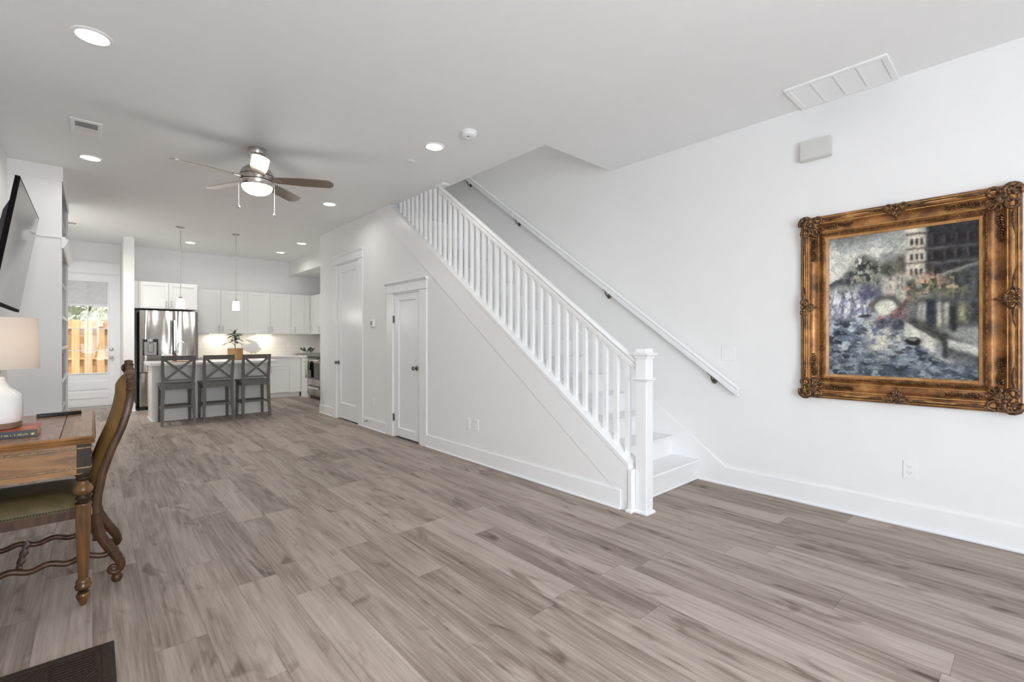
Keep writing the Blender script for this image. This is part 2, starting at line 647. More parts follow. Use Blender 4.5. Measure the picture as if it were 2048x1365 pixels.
def dup(root, loc, label=None, group=None, rotz=None):
    r = root.copy()
    COL.objects.link(r)
    r.location = loc
    if rotz is not None:
        r.rotation_euler = (0, 0, rotz)
    if label:
        r['label'] = label
    if group:
        r['group'] = group
    for ch in list(root.children):
        if ch.type == 'LIGHT':
            c = ch.copy(); COL.objects.link(c); c.parent = r
            continue
        c = ch.copy(); COL.objects.link(c); c.parent = r
        for g in ch.children:
            d = g.copy(); COL.objects.link(d); d.parent = c
    return r

def zc(y):          # top of the sloping knee wall under the balustrade
    return 0.316 + 0.7275 * (y - 1.906)

# =================================================================== THE SETTING
XL, XR, XS = -0.62, 4.05, 2.895        # left wall, right wall, face of the wall under the stair
YB, YF, YE = 11.44, -2.5, 8.13         # back wall, front wall (behind the camera), end of the stair wall
TOP = 5.75
struct('floor', MB().box(-0.78, 4.2, YF - 0.15, YB + 0.12, -0.1, 0), M['floor'])
b = MB()
b.box(-0.78, 3.06, YF - 0.15, YB + 0.12, H, H + 0.3)
b.box(3.06, 4.05, YF - 0.15, 2.96, H, H + 0.3)
b.box(3.06, 4.05, 6.6, YB + 0.12, H, H + 0.3)
struct('ceiling', b, M['ceil'])
b = MB().box(-0.78, XL, YF - 0.15, -1.6, 0, H).box(-0.78, XL, 0.3, YB + 0.12, 0, H).box(-0.78, XL, -1.6, 0.3, 0, 0.4).box(-0.78, XL, -1.6, 0.3, 2.5, H)
struct('wall_left', b, M['wall'])
r = sroot('window_3', (-0.70, -0.65, 0.4))  # unseen window, added to let in light from the left
f = MB()
f.box(-0.75, -0.66, -1.6, -1.55, 0.4, 2.5).box(-0.75, -0.66, 0.25, 0.3, 0.4, 2.5).box(-0.75, -0.66, -1.55, 0.25, 0.4, 0.46).box(-0.75, -0.66, -1.55, 0.25, 2.44, 2.5)
f.box(-0.74, -0.67, -0.69, -0.61, 0.46, 2.44).box(-0.74, -0.67, -1.55, -0.69, 1.43, 1.47).box(-0.74, -0.67, -0.61, 0.25, 1.43, 1.47)
obj('window_frame', f, M['trim'], r)
obj('pane', MB().box(-0.71, -0.705, -1.55, 0.25, 0.46, 2.44), M['glass'], r)
struct('wall_right', MB().box(XR, XR + 0.15, YF - 0.15, YB + 0.12, 0, TOP), M['wall'])
# back wall with the opening of the glazed door
DX0, DX1, DZ = -0.475, 0.345, 2.46
b = MB()
b.box(XL, DX0, YB, YB + 0.12, 0, H).box(DX1, XR, YB, YB + 0.12, 0, H).box(DX0, DX1, YB, YB + 0.12, DZ, H)
struct('wall_back', b, M['wall'])
# front wall (behind the camera) with two tall windows
b = MB()
wx = [(-0.5, 0.25), (0.4, 1.15)]
xs_ = [XL] + [v for w in wx for v in w] + [XR]
for i in range(0, len(xs_), 2):
    b.box(xs_[i], xs_[i + 1], YF - 0.15, YF, 0, H)
for x0, x1 in wx:
    b.box(x0, x1, YF - 0.15, YF, 0, 0.35).box(x0, x1, YF - 0.15, YF, 2.55, H)
struct('wall_front', b, M['wall'])
for i, (x0, x1) in enumerate(wx):
    r = sroot('window_%d' % (i + 1), ((x0 + x1) / 2, YF - 0.08, 0.35))
    f = MB()
    f.box(x0, x0 + 0.05, YF - 0.12, YF - 0.05, 0.35, 2.55).box(x1 - 0.05, x1, YF - 0.12, YF - 0.05, 0.35, 2.55)
    f.box(x0 + 0.05, x1 - 0.05, YF - 0.12, YF - 0.05, 0.35, 0.41).box(x0 + 0.05, x1 - 0.05, YF - 0.12, YF - 0.05, 2.49, 2.55)
    f.box(x0 + 0.05, x1 - 0.05, YF - 0.11, YF - 0.06, 1.43, 1.47)
    obj('window_frame', f, M['trim'], r)
    obj('pane', MB().box(x0 + 0.05, x1 - 0.05, YF - 0.09, YF - 0.085, 0.41, 2.49), M['glass'], r)
# wall between back hall and kitchen
struct('wall_hall', MB().box(0.395, 0.54, 10.42, YB, 0, H), M['wall'])
# wall under the stair with two door openings
D2 = (6.565, 7.40, 2.435)     # tall door  y0,y1,z
D3 = (4.85, 5.525, 1.845)     # closet door
zk = lambda y: min(H, zc(y) - 0.035)
b = MB()
X1 = XS + 0.115
b.prism([(1.955, 0), (D3[0], 0), (D3[0], zk(D3[0])), (1.955, zk(1.955))], 'x', XS, X1)
b.prism([(D3[0], D3[2]), (D3[1], D3[2]), (D3[1], zk(D3[1])), (D3[0], zk(D3[0]))], 'x', XS, X1)
yk = 1.906 + (H + 0.035 - 0.316) / 0.7275
b.prism([(D3[1], 0), (D2[0], 0), (D2[0], H), (yk, H), (D3[1], zk(D3[1]))], 'x', XS, X1)
b.box(XS, X1, D2[0], D2[1], D2[2], H)
b.box(XS, X1, D2[1], YE, 0, H)
struct('wall_stair', b, M['wall'])
struct('wall_kitchen_front', MB().box(X1, XR, YE - 0.115, YE, 0, H), M['wall'])
# closets behind the two doors stay dark
struct('wall_closet', MB().box(X1 + 0.55, X1 + 0.6, 4.75, 7.95, 0, H - 0.6), M['wall'])
# upstairs room above the stairwell
b = MB()
b.box(2.2, 2.3, 1.5, 8.6, H + 0.3, TOP).box(2.3, XR, 1.5, 1.6, H + 0.3, TOP).box(2.3, XR, 8.5, 8.6, H + 0.3, TOP)
struct('wall_upper', b, M['wall'])
struct('ceiling_upper', MB().box(2.2, XR + 0.15, 1.5, 8.6, TOP, TOP + 0.1), M['ceil'])
# kitchen bulkhead along the right wall
struct('trim_1', MB().box(3.36, XR, YE, YB, 2.71, H), M['wall'])

# baseboards
def base_y(name, x, sgn, y0, y1, h=0.145):
    """baseboard along a wall running in y; sgn = side the room is on"""
    a = MB()
    t = 0.016 * sgn
    x0, x1 = sorted((x, x + t))
    a.box(x0, x1, y0, y1, 0, h, 0.003)
    q0, q1 = sorted((x + t, x + t + 0.013 * sgn))
    a.box(q0, q1, y0, y1, 0, 0.02, 0.005)
    return struct(name, a, M['trim'])
base_y('baseboard_right', XR, -1, YF, 2.01, 0.155)
base_y('baseboard_stair', XS, -1, 2.02, 4.70, 0.145)
base_y('baseboard_stair_middle', XS, -1, 5.70, 6.405, 0.145)
base_y('baseboard_stair_end', XS, -1, 7.555, YE + 0.016, 0.145)
base_y('baseboard_left', XL, 1, YF, 6.67, 0.145)
base_y('baseboard_hall', 0.395, -1, 10.40, YB, 0.145)
a = MB()
a.box(0.379, 0.556, 10.404, 10.42, 0, 0.145, 0.003).box(0.366, 0.569, 10.391, 10.404, 0, 0.02, 0.005)
struct('baseboard_hall_end', a, M['trim'])
a = MB()
a.box(XS - 0.016, XS + 0.2, YE, YE + 0.016, 0, 0.145, 0.003)
struct('baseboard_kitchen', a, M['trim'])
a = MB()
a.box(XL, XR, YF, YF + 0.016, 0, 0.145, 0.003)
struct('baseboard_front', a, M['trim'])

# ---- glazed back door
r = sroot('door_1', (-0.065, YB, 0))
f = MB()
f.box(DX0, -0.45, YB - 0.0, YB + 0.11, 0, 2.44).box(0.32, DX1, YB, YB + 0.11, 0, 2.44).box(DX0, DX1, YB, YB + 0.11, 2.44, DZ)
obj('door_frame', f, M['trim'], r)
f = MB()
f.box(DX0 - 0.10, DX0 + 0.004, YB - 0.018, YB, 0, 2.45, 0.003).box(DX1 - 0.004, 0.393, YB - 0.018, YB, 0, 2.45, 0.003)
f.box(XL, 0.393, YB - 0.022, YB, 2.455, 2.64, 0.003).box(XL, 0.394, YB - 0.034, YB, 2.64, 2.665, 0.004)
obj('casing', f, M['trim'], r)
GX0, GX1, GZ0, GZ1 = -0.343, 0.213, 0.635, 2.31
yd0, yd1 = YB + 0.02, YB + 0.065
f = MB()
f.box(-0.4495, GX0, yd0, yd1, 0.035, 2.4395).box(GX1, 0.3195, yd0, yd1, 0.035, 2.4395)
f.box(GX0, GX1, yd0, yd1, 0.035, GZ0).box(GX0, GX1, yd0, yd1, GZ1, 2.4395)
# glazing bead and two raised panel mouldings
for x0, x1, z0, z1 in ((GX0 - 0.018, GX1 + 0.018, GZ0 - 0.018, GZ0 + 0.006), (GX0 - 0.018, GX1 + 0.018, GZ1 - 0.006, GZ1 + 0.018)):
    f.box(x0, x1, yd0 - 0.012, yd0 + 0.01, z0, z1, 0.004)
f.box(GX0 - 0.018, GX0 + 0.006, yd0 - 0.012, yd0 + 0.01, GZ0, GZ1, 0.004).box(GX1 - 0.006, GX1 + 0.018, yd0 - 0.012, yd0 + 0.01, GZ0, GZ1, 0.004)
for z0, z1 in ((0.17, 0.30), (0.33, 0.50)):
    f.box(GX0 - 0.01, GX1 + 0.01, yd0 - 0.010, yd0 + 0.01, z0, z1, 0.009)
slab = obj('door_slab', f, M['door'], r)
f = MB()
f.box(-0.0735, -0.0565, yd0 + 0.005, yd0 + 0.035, GZ0, GZ1)
for z in (1.051, 1.449, 1.865):
    f.box(GX0, GX1, yd0 + 0.006, yd0 + 0.034, z - 0.009, z + 0.009)
obj('muntins', f, M['trim'], r)
obj('glass_pane', MB().box(GX0, GX1, yd0 + 0.018, yd0 + 0.022, GZ0, GZ1), M['glass'], r)
f = MB()
for i in range(22):
    z = 1.885 + i * 0.0195
    f.prism([(yd0 - 0.002, z), (yd0 + 0.004, z + 0.00975), (yd0 - 0.002, z + 0.0195), (yd0 - 0.004, z + 0.0195), (yd0 + 0.002, z + 0.00975), (yd0 - 0.004, z)], 'x', GX0 - 0.005, GX1 + 0.005)
bl = obj('blind', f, M['blind'], r)
bl['label'] = 'white pleated blind over the top row of panes'
obj('bottom_rail', MB().box(GX0 - 0.008, GX1 + 0.008, yd0 - 0.008, yd0 + 0.006, 1.868, 1.886, 0.003), M['plastic'], bl)
kx = 0.262
def knob(parent, c, axis_dir, m, r=0.028):
    """round door knob; axis_dir = 'y-' or 'x-' (pointing into the room)"""
    prof = [(0.031, 0.0), (0.031, 0.006), (0.013, 0.010), (0.011, 0.030), (r * 0.8, 0.036), (r, 0.048), (r * 0.85, 0.058), (0.004, 0.062)]
    prof = [(a, -h) for a, h in prof]
    return obj('door_knob', MB().lathe(prof, c, 20, 'y' if axis_dir == 'y-' else 'x'), m, parent, True)
knob(r, (kx, yd0, 0.92), 'y-', M['nickel'])
obj('deadbolt', MB().lathe([(0.029, 0), (0.029, -0.012), (0.02, -0.018), (0.004, -0.02)], (kx, yd0, 1.07), 20, 'y').box(kx - 0.004, kx + 0.004, yd0 - 0.034, yd0 - 0.015, 1.055, 1.085, 0.002), M['nickel'], r, True)
obj('threshold', MB().prism([(YB - 0.03, 0), (YB - 0.03, 0.016), (YB + 0.018, 0.0345), (YB + 0.11, 0.0345), (YB + 0.11, 0)], 'x', -0.45, 0.32), M['floor_metal'], r)

# ---- panelled doors in the wall under the stair
def panel_door(name, y0, y1, zt, knob_y, hinge_y, hinges, panel, stile, open_knob_z, plate=None):
    r = sroot(name, (XS, (y0 + y1) / 2, 0))
    f = MB()
    f.box(XS - 0.001, X1, y0, y0 + 0.018, 0, zt).box(XS - 0.001, X1, y1 - 0.018, y1, 0, zt).box(XS - 0.001, X1, y0, y1, zt - 0.018, zt)
    obj('door_frame', f, M['trim'], r)
    c = MB()
    cw = 0.145 if name == 'door_2' else 0.155
    c.box(XS - 0.018, XS, y0 - cw, y0 + 0.008, 0, zt - 0.002, 0.003)
    c.box(XS - 0.018, XS, y1 - 0.008, y1 + cw, 0, zt - 0.002, 0.003)
    c.box(XS - 0.022, XS, y0 - cw - 0.005, y1 + cw + 0.005, zt, zt + 0.105, 0.003)
    c.prism([(XS, zt + 0.105), (XS - 0.026, zt + 0.105), (XS - 0.045, zt + 0.128), (XS - 0.045, zt + 0.140), (XS, zt + 0.140)], 'y', y0 - cw - 0.02, y1 + cw + 0.02)
    obj('casing', c, M['trim'], r)
    s0, s1, zb, zt2 = y0 + 0.021, y1 - 0.021, 0.022, zt - 0.021
    xf = XS + 0.004
    p0, p1, pz0, pz1 = s0 + stile, s1 - stile, panel[0], panel[1]
    d = MB()
    d.box(xf, xf + 0.035, s0, p0, zb, zt2).box(xf, xf + 0.035, p1, s1, zb, zt2)
    d.box(xf, xf + 0.035, p0, p1, zb, pz0).box(xf, xf + 0.035, p0, p1, pz1, zt2)
    d.box(xf + 0.013, xf + 0.030, p0, p1, pz0, pz1)
    # sticking bevel round the sunk panel
    e = 0.012
    A = [(xf, p0, pz0), (xf, p1, pz0), (xf, p1, pz1), (xf, p0, pz1)]
    B = [(xf + 0.013, p0 + e, pz0 + e), (xf + 0.013, p1 - e, pz0 + e), (xf + 0.013, p1 - e, pz1 - e), (xf + 0.013, p0 + e, pz1 - e)]
    for i in range(4):
        j = (i + 1) % 4
        d.face([A[i], A[j], B[j], B[i]])
    obj('door_slab', d, M['door'], r)
    knob(r, (xf, knob_y, open_knob_z), 'x-', M['bronze'], 0.027)
    for z in hinges:
        obj('hinge', MB().box(XS - 0.006, XS + 0.004, hinge_y - 0.016, hinge_y + 0.016, z - 0.045, z + 0.045, 0.001).lathe([(0.006, -0.048), (0.006, 0.048)], (XS - 0.008, hinge_y, z), 10), M['bronze'] if name == 'door_3' else M['plastic'], r)
    if plate:
        obj('strike_plate', MB().box(XS - 0.007, XS + 0.003, plate - 0.010, plate + 0.010, open_knob_z - 0.03, open_knob_z + 0.03, 0.001), M['bronze'], r)
    return r
panel_door('door_2', D2[0], D2[1], D2[2], 7.335, 6.585, (2.18, 1.66, 0.98, 0.30), (0.255, 2.30), 0.115, 0.89)
panel_door('door_3', D3[0], D3[1], D3[2], 4.945, 5.512, (1.51, 0.25), (0.125, 1.745), 0.105, 0.905, plate=4.868)

# =================================================================== STAIRCASE
st = thing('staircase', 'white closed-stringer staircase with square balusters and box newel post', 'staircase', (3.45, 2.0, 0))
RISE, RUN, Y0 = 0.178, 0.2445, 2.012
NST = 17
for i in range(NST):
    y = Y0 + i * RUN
    z = i * RISE
    obj('riser', MB().box(X1 + 0.001, XR - 0.017, y, y + 0.018, z, z + RISE - 0.026), M['trim'], st)
    if i < NST - 1:
        obj('tread', MB().box(X1 + 0.001 if i else 2.9, XR - 0.017, y - 0.030, y + RUN + 0.010, z + RISE - 0.026, z + RISE, 0.009, 2), M['trim'], st)
# the first riser returns to the newel
obj('riser_return', MB().box(2.985, X1 + 0.001, Y0, Y0 + 0.018, 0, RISE - 0.026), M['trim'], st)
obj('shoe_moulding', MB().box(3.02, XR - 0.017, Y0 - 0.012, Y0, 0, 0.018, 0.005), M['trim'], st)
# closed stringer with its cap and the apron board on the room side
ye = 1.906 + (H - 0.316) / 0.7275
sl = Vector((0, 1, 0.7275)).normalized()
a = MB()
a.prism([(1.955, zc(1.955) - 0.035), (ye + 0.048, H), (ye, H), (1.955, zc(1.955))], 'x', XS - 0.012, X1 + 0.012)
obj('stringer_cap', a, M['trim'], st)
a = MB()
a.prism([(1.965, zc(1.965) - 0.30), (1.965, zc(1.965) - 0.037), (ye + 0.04, H), (ye + 0.40, H)], 'x', XS - 0.007, XS + 0.002)
obj('apron_board', a, M['trim'], st)
# wall end board beside the newel, with its small foot
a = MB().box(2.878, 3.012, 1.925, 1.957, 0, zc(1.95) - 0.04, 0.003)
a.box(2.862, 3.0, 1.915, 1.97, 0, 0.022, 0.006)
obj('end_board', a, M['trim'], st)
# skirt board on the right wall
a = MB()
sk = lambda y: 0.155 + 0.7275 * (y - 1.76)
a.prism([(1.76, 0.0), (1.76, 0.155), (5.9, sk(5.9)), (5.9, sk(5.9) - 0.55), (2.30, 0.0)], 'x', XR - 0.017, XR)
obj('skirt_board', a, M['trim'], st)
# newel post
nx, ny = 2.970, 1.878
nw = 0.045
np_ = obj('newel_post', MB().box(nx - nw, nx + nw, ny - nw, ny + nw, 0, 1.186, 0.004), M['trim'], st)
a = MB()
def sq_ring(a, prof):
    rows = [[(nx - w, ny - w, z), (nx + w, ny - w, z), (nx + w, ny + w, z), (nx - w, ny + w, z)] for w, z in prof]
    R = a.grid(rows, close=True)
    a.bm.faces.new(R[0][::-1]); a.bm.faces.new(R[-1])
sq_ring(a, [(nw - 0.002, 1.108), (nw + 0.004, 1.115), (nw + 0.008, 1.128), (nw + 0.022, 1.140), (nw + 0.024, 1.153), (nw + 0.006, 1.156), (nw - 0.002, 1.157)])
obj('cap_moulding', a, M['trim'], np_)
a = MB()
sq_ring(a, [(nw - 0.002, 0.940), (nw + 0.004, 0.944), (nw + 0.006, 0.952), (nw + 0.017, 0.962), (nw + 0.017, 0.970), (nw - 0.002, 0.971)])
obj('collar', a, M['trim'], np_)
a = MB()
sq_ring(a, [(nw + 0.012, 0.0), (nw + 0.012, 0.012), (nw + 0.006, 0.02), (nw - 0.002, 0.022)])
obj('base_moulding', a, M['trim'], np_)
# balustrade rail
def rail_bm(p0, p1, prof):
    """profile (x offset, z offset) swept along the slope, ends cut plumb"""
    a = MB()
    A = [a.bm.verts.new((p0[0] + x, p0[1], p0[2] + z)) for x, z in prof]
    B = [a.bm.verts.new((p1[0] + x, p1[1], p1[2] + z)) for x, z in prof]
    n = len(prof)
    a.bm.faces.new(A[::-1]); a.bm.faces.new(B)
    for i in range(n):
        a.bm.faces.new((A[i], A[(i + 1) % n], B[(i + 1) % n], B[i]))
    return a
RX = 2.968
zr = lambda y: 1.096 + 0.7345 * (y - 1.922)          # top of the rail
yr1 = 1.922 + (H - 1.096) / 0.7345
PR = [(-0.020, -0.088), (0.020, -0.088), (0.022, -0.055), (0.014, -0.045), (0.028, -0.032), (0.031, -0.018), (0.020, -0.004), (0, 0), (-0.020, -0.004), (-0.031, -0.018), (-0.028, -0.032), (-0.014, -0.045), (-0.022, -0.055)]
obj('balustrade_rail', rail_bm((RX, ny + nw - 0.002, zr(ny + nw)), (RX, yr1, H - 0.001), PR), M['trim'], st)
obj('rail_rosette', MB().box(RX - 0.045, RX + 0.045, yr1 - 0.12, yr1 + 0.06, H - 0.022, H, 0.006), M['trim'], st)
i = 0
y = 2.014
while True:
    zb = zc(y) - 0.012
    zt = min(zr(y) - 0.078, H - 0.002)
    if zt - zb < 0.06:
        break
    w = 0.0165
    a = MB()
    rows = []
    for yy, k in ((y - w, 0), (y + w, 1)):
        rows.append([(RX - w, yy, zc(yy) - 0.012), (RX + w, yy, zc(yy) - 0.012), (RX + w, yy, min(zr(yy) - 0.078, H - 0.002)), (RX - w, yy, min(zr(yy) - 0.078, H - 0.002))])
    R = a.grid(rows, close=True)
    a.bm.faces.new(R[0][::-1]); a.bm.faces.new(R[1])
    obj('baluster', a, M['trim'], st)
    y += 0.1012
# wall handrail
hr = thing('wall_handrail', 'white moulded wooden handrail fixed along the right wall above the stairs', 'handrail', (3.98, 1.7, 0.85))
zh = lambda y: 0.843 + 0.7285 * (y - 1.60)
yh1 = 1.60 + (3.9 - 0.843) / 0.7285
obj('rail', rail_bm((3.978, 1.63, zh(1.63)), (3.978, yh1, 3.9), [(-0.018, -0.085), (0.018, -0.085), (0.021, -0.05), (0.014, -0.04), (0.027, -0.028), (0.029, -0.015), (0.018, -0.003), (0, 0.0), (-0.018, -0.003), (-0.029, -0.015), (-0.027, -0.028), (-0.014, -0.04), (-0.021, -0.05)]), M['trim'], hr)
for y in (1.86, 2.98, 4.37, 5.40):
    z = zh(y) - 0.088
    a = MB()
    a.lathe([(0.026, 0), (0.026, -0.006), (0.010, -0.010)], (XR, y, z - 0.055), 14, 'x')
    a.tube([(XR - 0.004, y, z - 0.055), (XR - 0.035, y, z - 0.055), (XR - 0.060, y, z - 0.040), (XR - 0.070, y, z - 0.006)], 0.0065, 8)
    a.box(XR - 0.083, XR - 0.058, y - 0.028, y + 0.028, z - 0.008, z - 0.002)
    for v in a.bm.verts:     # saddle plate follows the slope
        if v.co.z > z - 0.012 and v.co.x < XR - 0.055:
            v.co.z += 0.7285 * (v.co.y - y)
    obj('bracket', a, M['bronze'], hr, True)

# =================================================================== FIXTURES
# recessed ceiling lights
def downlight(loc, label):
    t = thing('recessed_light', label, 'ceiling light', loc, 'recessed ceiling lights')
    x, y, z = loc
    ring = MB()
    prof = [(0.070, -0.004), (0.078, -0.010), (0.092, -0.006), (0.096, 0.0)]
    n = 32
    rows = [[(x + r * math.cos(2 * PI * i / n), y + r * math.sin(2 * PI * i / n), z + h) for i in range(n)] for r, h in prof]
    ring.grid(rows, close=True)
    obj('trim_ring', ring, M['plastic'], t, True)
    obj('lens', MB().lathe([(0.072, -0.0045), (0.072, -0.002)], loc, 32), M['down_glow'], t)
    add_light('downlight', 'AREA', (x, y, z - 0.03), DOWNLIGHT_W, LAMP, (0, 0, 0), t, shape='DISK', size=0.14, spread=math.radians(165))
    return t
d0 = downlight((0.0, 3.66, H), 'recessed round ceiling light at the upper left, beyond the near end of the white air vent')
SPOTS = [(-0.015, 6.12, 'recessed round ceiling light just behind the white ceiling air vent'),
         (2.33, 3.66, 'recessed round ceiling light beside the smoke detector'),
         (2.30, 6.13, 'recessed round ceiling light between the fan and the tall door'),
         (1.325, 10.25, 'recessed round kitchen ceiling light between the two pendant rods'),
         (2.84, 10.2, 'recessed round kitchen ceiling light nearest the back kitchen wall and bulkhead'),
         (2.86, 8.98, 'recessed round kitchen ceiling light nearest the end of the stair wall')]
for x, y, lab in SPOTS:
    dup(d0, (x, y, H), lab)
dup(d0, (-0.43, 9.3, H), 'unseen recessed ceiling light added in the back hall behind the bookcase')
for o_ in bpy.data.objects:  # unseen hall lamp, added and turned up to brighten the back door
    if o_.type == 'LIGHT' and o_.parent is not None and o_.parent.location.y > 9.25 and o_.parent.location.x < 0:
        o_.data = o_.data.copy()
        o_.data.energy = 34
d0['label'] = 'largest recessed round ceiling light, nearest the camera at upper left'

# ceiling air vents
def vent(name, label, x0, x1, y0, y1, horiz):
    t = thing(name, label, 'air vent', ((x0 + x1) / 2, (y0 + y1) / 2, H))
    z = H
    a = MB()
    bx = 0.028
    a.box(x0, x0 + bx, y0, y1, z - 0.008, z, 0.002).box(x1 - bx, x1, y0, y1, z - 0.008, z, 0.002)
    a.box(x0 + bx, x1 - bx, y0, y0 + bx * 1.6, z - 0.008, z, 0.002).box(x0 + bx, x1 - bx, y1 - bx * 1.6, y1, z - 0.008, z, 0.002)
    obj('frame', a, M['plastic'], t)
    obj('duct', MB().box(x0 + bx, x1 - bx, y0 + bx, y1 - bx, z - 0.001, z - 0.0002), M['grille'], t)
    s = MB()
    n = 12
    for i in range(n):
        yy = y0 + bx * 1.6 + (i + 0.5) * (y1 - y0 - 3.2 * bx) / n
        s.obox((x0 + bx, yy, z - 0.005), (x1 - bx, yy, z - 0.005), 0.013, 0.0012, (0, -0.75 if i < n / 2 else 0.75, 1))
    s.box(x0 + bx, x1 - bx, (y0 + y1) / 2 - 0.005, (y0 + y1) / 2 + 0.005, z - 0.008, z)
    obj('louvres', s, M['grille_l'], t)
    return t
vent('ceiling_vent', 'white rectangular ceiling air vent left of the fan', -0.135, 0.06, 5.10, 5.44, True)
vent('ceiling_vent', 'small white ceiling air vent above the back hall', -0.315, -0.155, 9.62, 9.96, True)
t = thing('return_air_grille', 'large white return air grille on the ceiling above the painting', 'air vent', (3.85, 0.89, H))
gx0, gx1, gy0, gy1 = 3.645, 4.045, 0.60, 1.185
a = MB()
a.box(gx0, gx0 + 0.03, gy0, gy1, H - 0.014, H, 0.003).box(gx1 - 0.03, gx1, gy0, gy1, H - 0.014, H, 0.003)
a.box(gx0 + 0.03, gx1 - 0.03, gy0, gy0 + 0.035, H - 0.014, H, 0.003).box(gx0 + 0.03, gx1 - 0.03, gy1 - 0.035, gy1, H - 0.014, H, 0.003)
obj('frame', a, M['plastic'], t)
a = MB()
for k in (1, 2, 3):
    yy = gy0 + 0.035 + k * (gy1 - gy0 - 0.07) / 4
    a.box(gx0 + 0.03, gx1 - 0.03, yy - 0.005, yy + 0.005, H - 0.012, H)
obj('cross_bar', a, M['plastic'], t)
obj('duct', MB().box(gx0 + 0.03, gx1 - 0.03, gy0 + 0.035, gy1 - 0.035, H - 0.002, H - 0.0004), M['grille_l'], t)
a = MB()
n = 26
for i in range(n):
    xx = gx0 + 0.03 + (i + 0.5) * (gx1 - gx0 - 0.06) / n
    a.obox((xx, gy0 + 0.035, H - 0.006), (xx, gy1 - 0.035, H - 0.006), 0.014, 0.001, (0.7, 0, 1))
obj('louvres', a, M['plastic'], t)

# smoke detector, sprinkler cover
t = thing('smoke_detector', 'round white smoke detector on the ceiling', 'smoke detector', (2.39, 3.215, H))
obj('base', MB().lathe([(0.070, 0), (0.070, -0.012), (0.066, -0.014)], (2.39, 3.215, H), 32), M['plastic'], t, True)
obj('cover', MB().lathe([(0.060, -0.013), (0.062, -0.018), (0.060, -0.034), (0.050, -0.042), (0.030, -0.044), (0.028, -0.041), (0.0, -0.041)][:-1] + [(0.002, -0.041)], (2.39, 3.215, H), 32), M['plastic'], t, True)
obj('test_button', MB().lathe([(0.010, -0.040), (0.010, -0.046), (0.008, -0.047)], (2.372, 3.20, H), 14), M['plastic_shade'], t, True)
tag(obj('sprinkler_cover', MB().lathe([(0.042, 0), (0.042, -0.004), (0.038, -0.006)], (2.35, 4.12, H), 28), M['plastic'], None, True), 'flat round white sprinkler cover on the ceiling beyond the smoke detector', 'sprinkler')

# pendant lights over the island
def pendant(x, y, label):
    t = thing('pendant_light', label, 'pendant light', (x, y, H), 'pendant lights over the island')
    obj('canopy', MB().lathe([(0.062, 0), (0.062, -0.010), (0.050, -0.020), (0.012, -0.026), (0.007, -0.05)], (x, y, H), 28), M['nickel'], t, True)
    obj('rod', MB().lathe([(0.0045, -0.03), (0.0045, 1.905 - H)], (x, y, H), 10), M['nickel'], t, True)
    obj('socket_cap', MB().lathe([(0.008, 1.925 - H), (0.026, 1.915 - H), (0.028, 1.89 - H)], (x, y, H), 20), M['nickel'], t, True)
    sh = MB()
    n = 28
    prof = [(0.030, 1.893), (0.046, 1.890), (0.048, 1.86), (0.051, 1.80), (0.053, 1.742), (0.049, 1.742), (0.047, 1.80), (0.043, 1.885)]
    sh.grid([[(x + r * math.cos(2 * PI * i / n), y + r * math.sin(2 * PI * i / n), z) for i in range(n)] for r, z in prof], close=True)
    obj('glass_shade', sh, M['shade_glow'], t, True)
    add_light('pendant_bulb', 'POINT', (x, y, 1.70), 8, LAMP, (0, 0, 0), t, shadow_soft_size=0.04)
    return t
pendant(1.03, 8.95, 'white glass pendant light on a rod, in front of the fridge cabinet')
pendant(1.795, 8.95, 'white glass pendant light on a rod, above the potted plant')

# ceiling fan
fx, fy = 1.140, 4.82
t = thing('ceiling_fan', 'five-blade brushed nickel ceiling fan with lit glass bowl and pull chains', 'ceiling fan', (fx, fy, H))
obj('canopy', MB().lathe([(0.075, 0), (0.077, -0.03), (0.070, -0.05), (0.03, -0.06)], (fx, fy, H), 32), M['nickel'], t, True)
obj('downrod', MB().lathe([(0.014, -0.05), (0.014, -0.19)], (fx, fy, H), 14), M['nickel'], t, True)
obj('motor_housing', MB().lathe([(0.03, 2.855 - H), (0.095, 2.845 - H), (0.128, 2.815 - H), (0.141, 2.785 - H), (0.143, 2.77 - H), (0.138, 2.768 - H), (0.138, 2.764 - H), (0.146, 2.762 - H), (0.146, 2.722 - H), (0.140, 2.720 - H), (0.140, 2.716 - H), (0.146, 2.714 - H), (0.142, 2.69 - H), (0.132, 2.672 - H), (0.12, 2.668 - H)], (fx, fy, H), 40), M['nickel'], t, True)
a = MB()
a.lathe([(0.1385, 2.7665 - H), (0.1415, 2.7665 - H), (0.1415, 2.7635 - H), (0.1385, 2.7635 - H)], (fx, fy, H), 40)
a.lathe([(0.1405, 2.7200 - H), (0.1435, 2.7200 - H), (0.1435, 2.7160 - H), (0.1405, 2.7160 - H)], (fx, fy, H), 40)
obj('shadow_gap', a, M['dark'], t, True)
obj('light_bowl', MB().lathe([(0.128, 2.672 - H), (0.126, 2.655 - H), (0.112, 2.632 - H), (0.085, 2.612 - H), (0.05, 2.600 - H), (0.012, 2.596 - H), (0.002, 2.596 - H)], (fx, fy, H), 36), M['bowl_glow'], t, True)
add_light('fan_light', 'POINT', (fx, fy, 2.50), 4.5, LAMP, (0, 0, 0), t, shadow_soft_size=0.12)
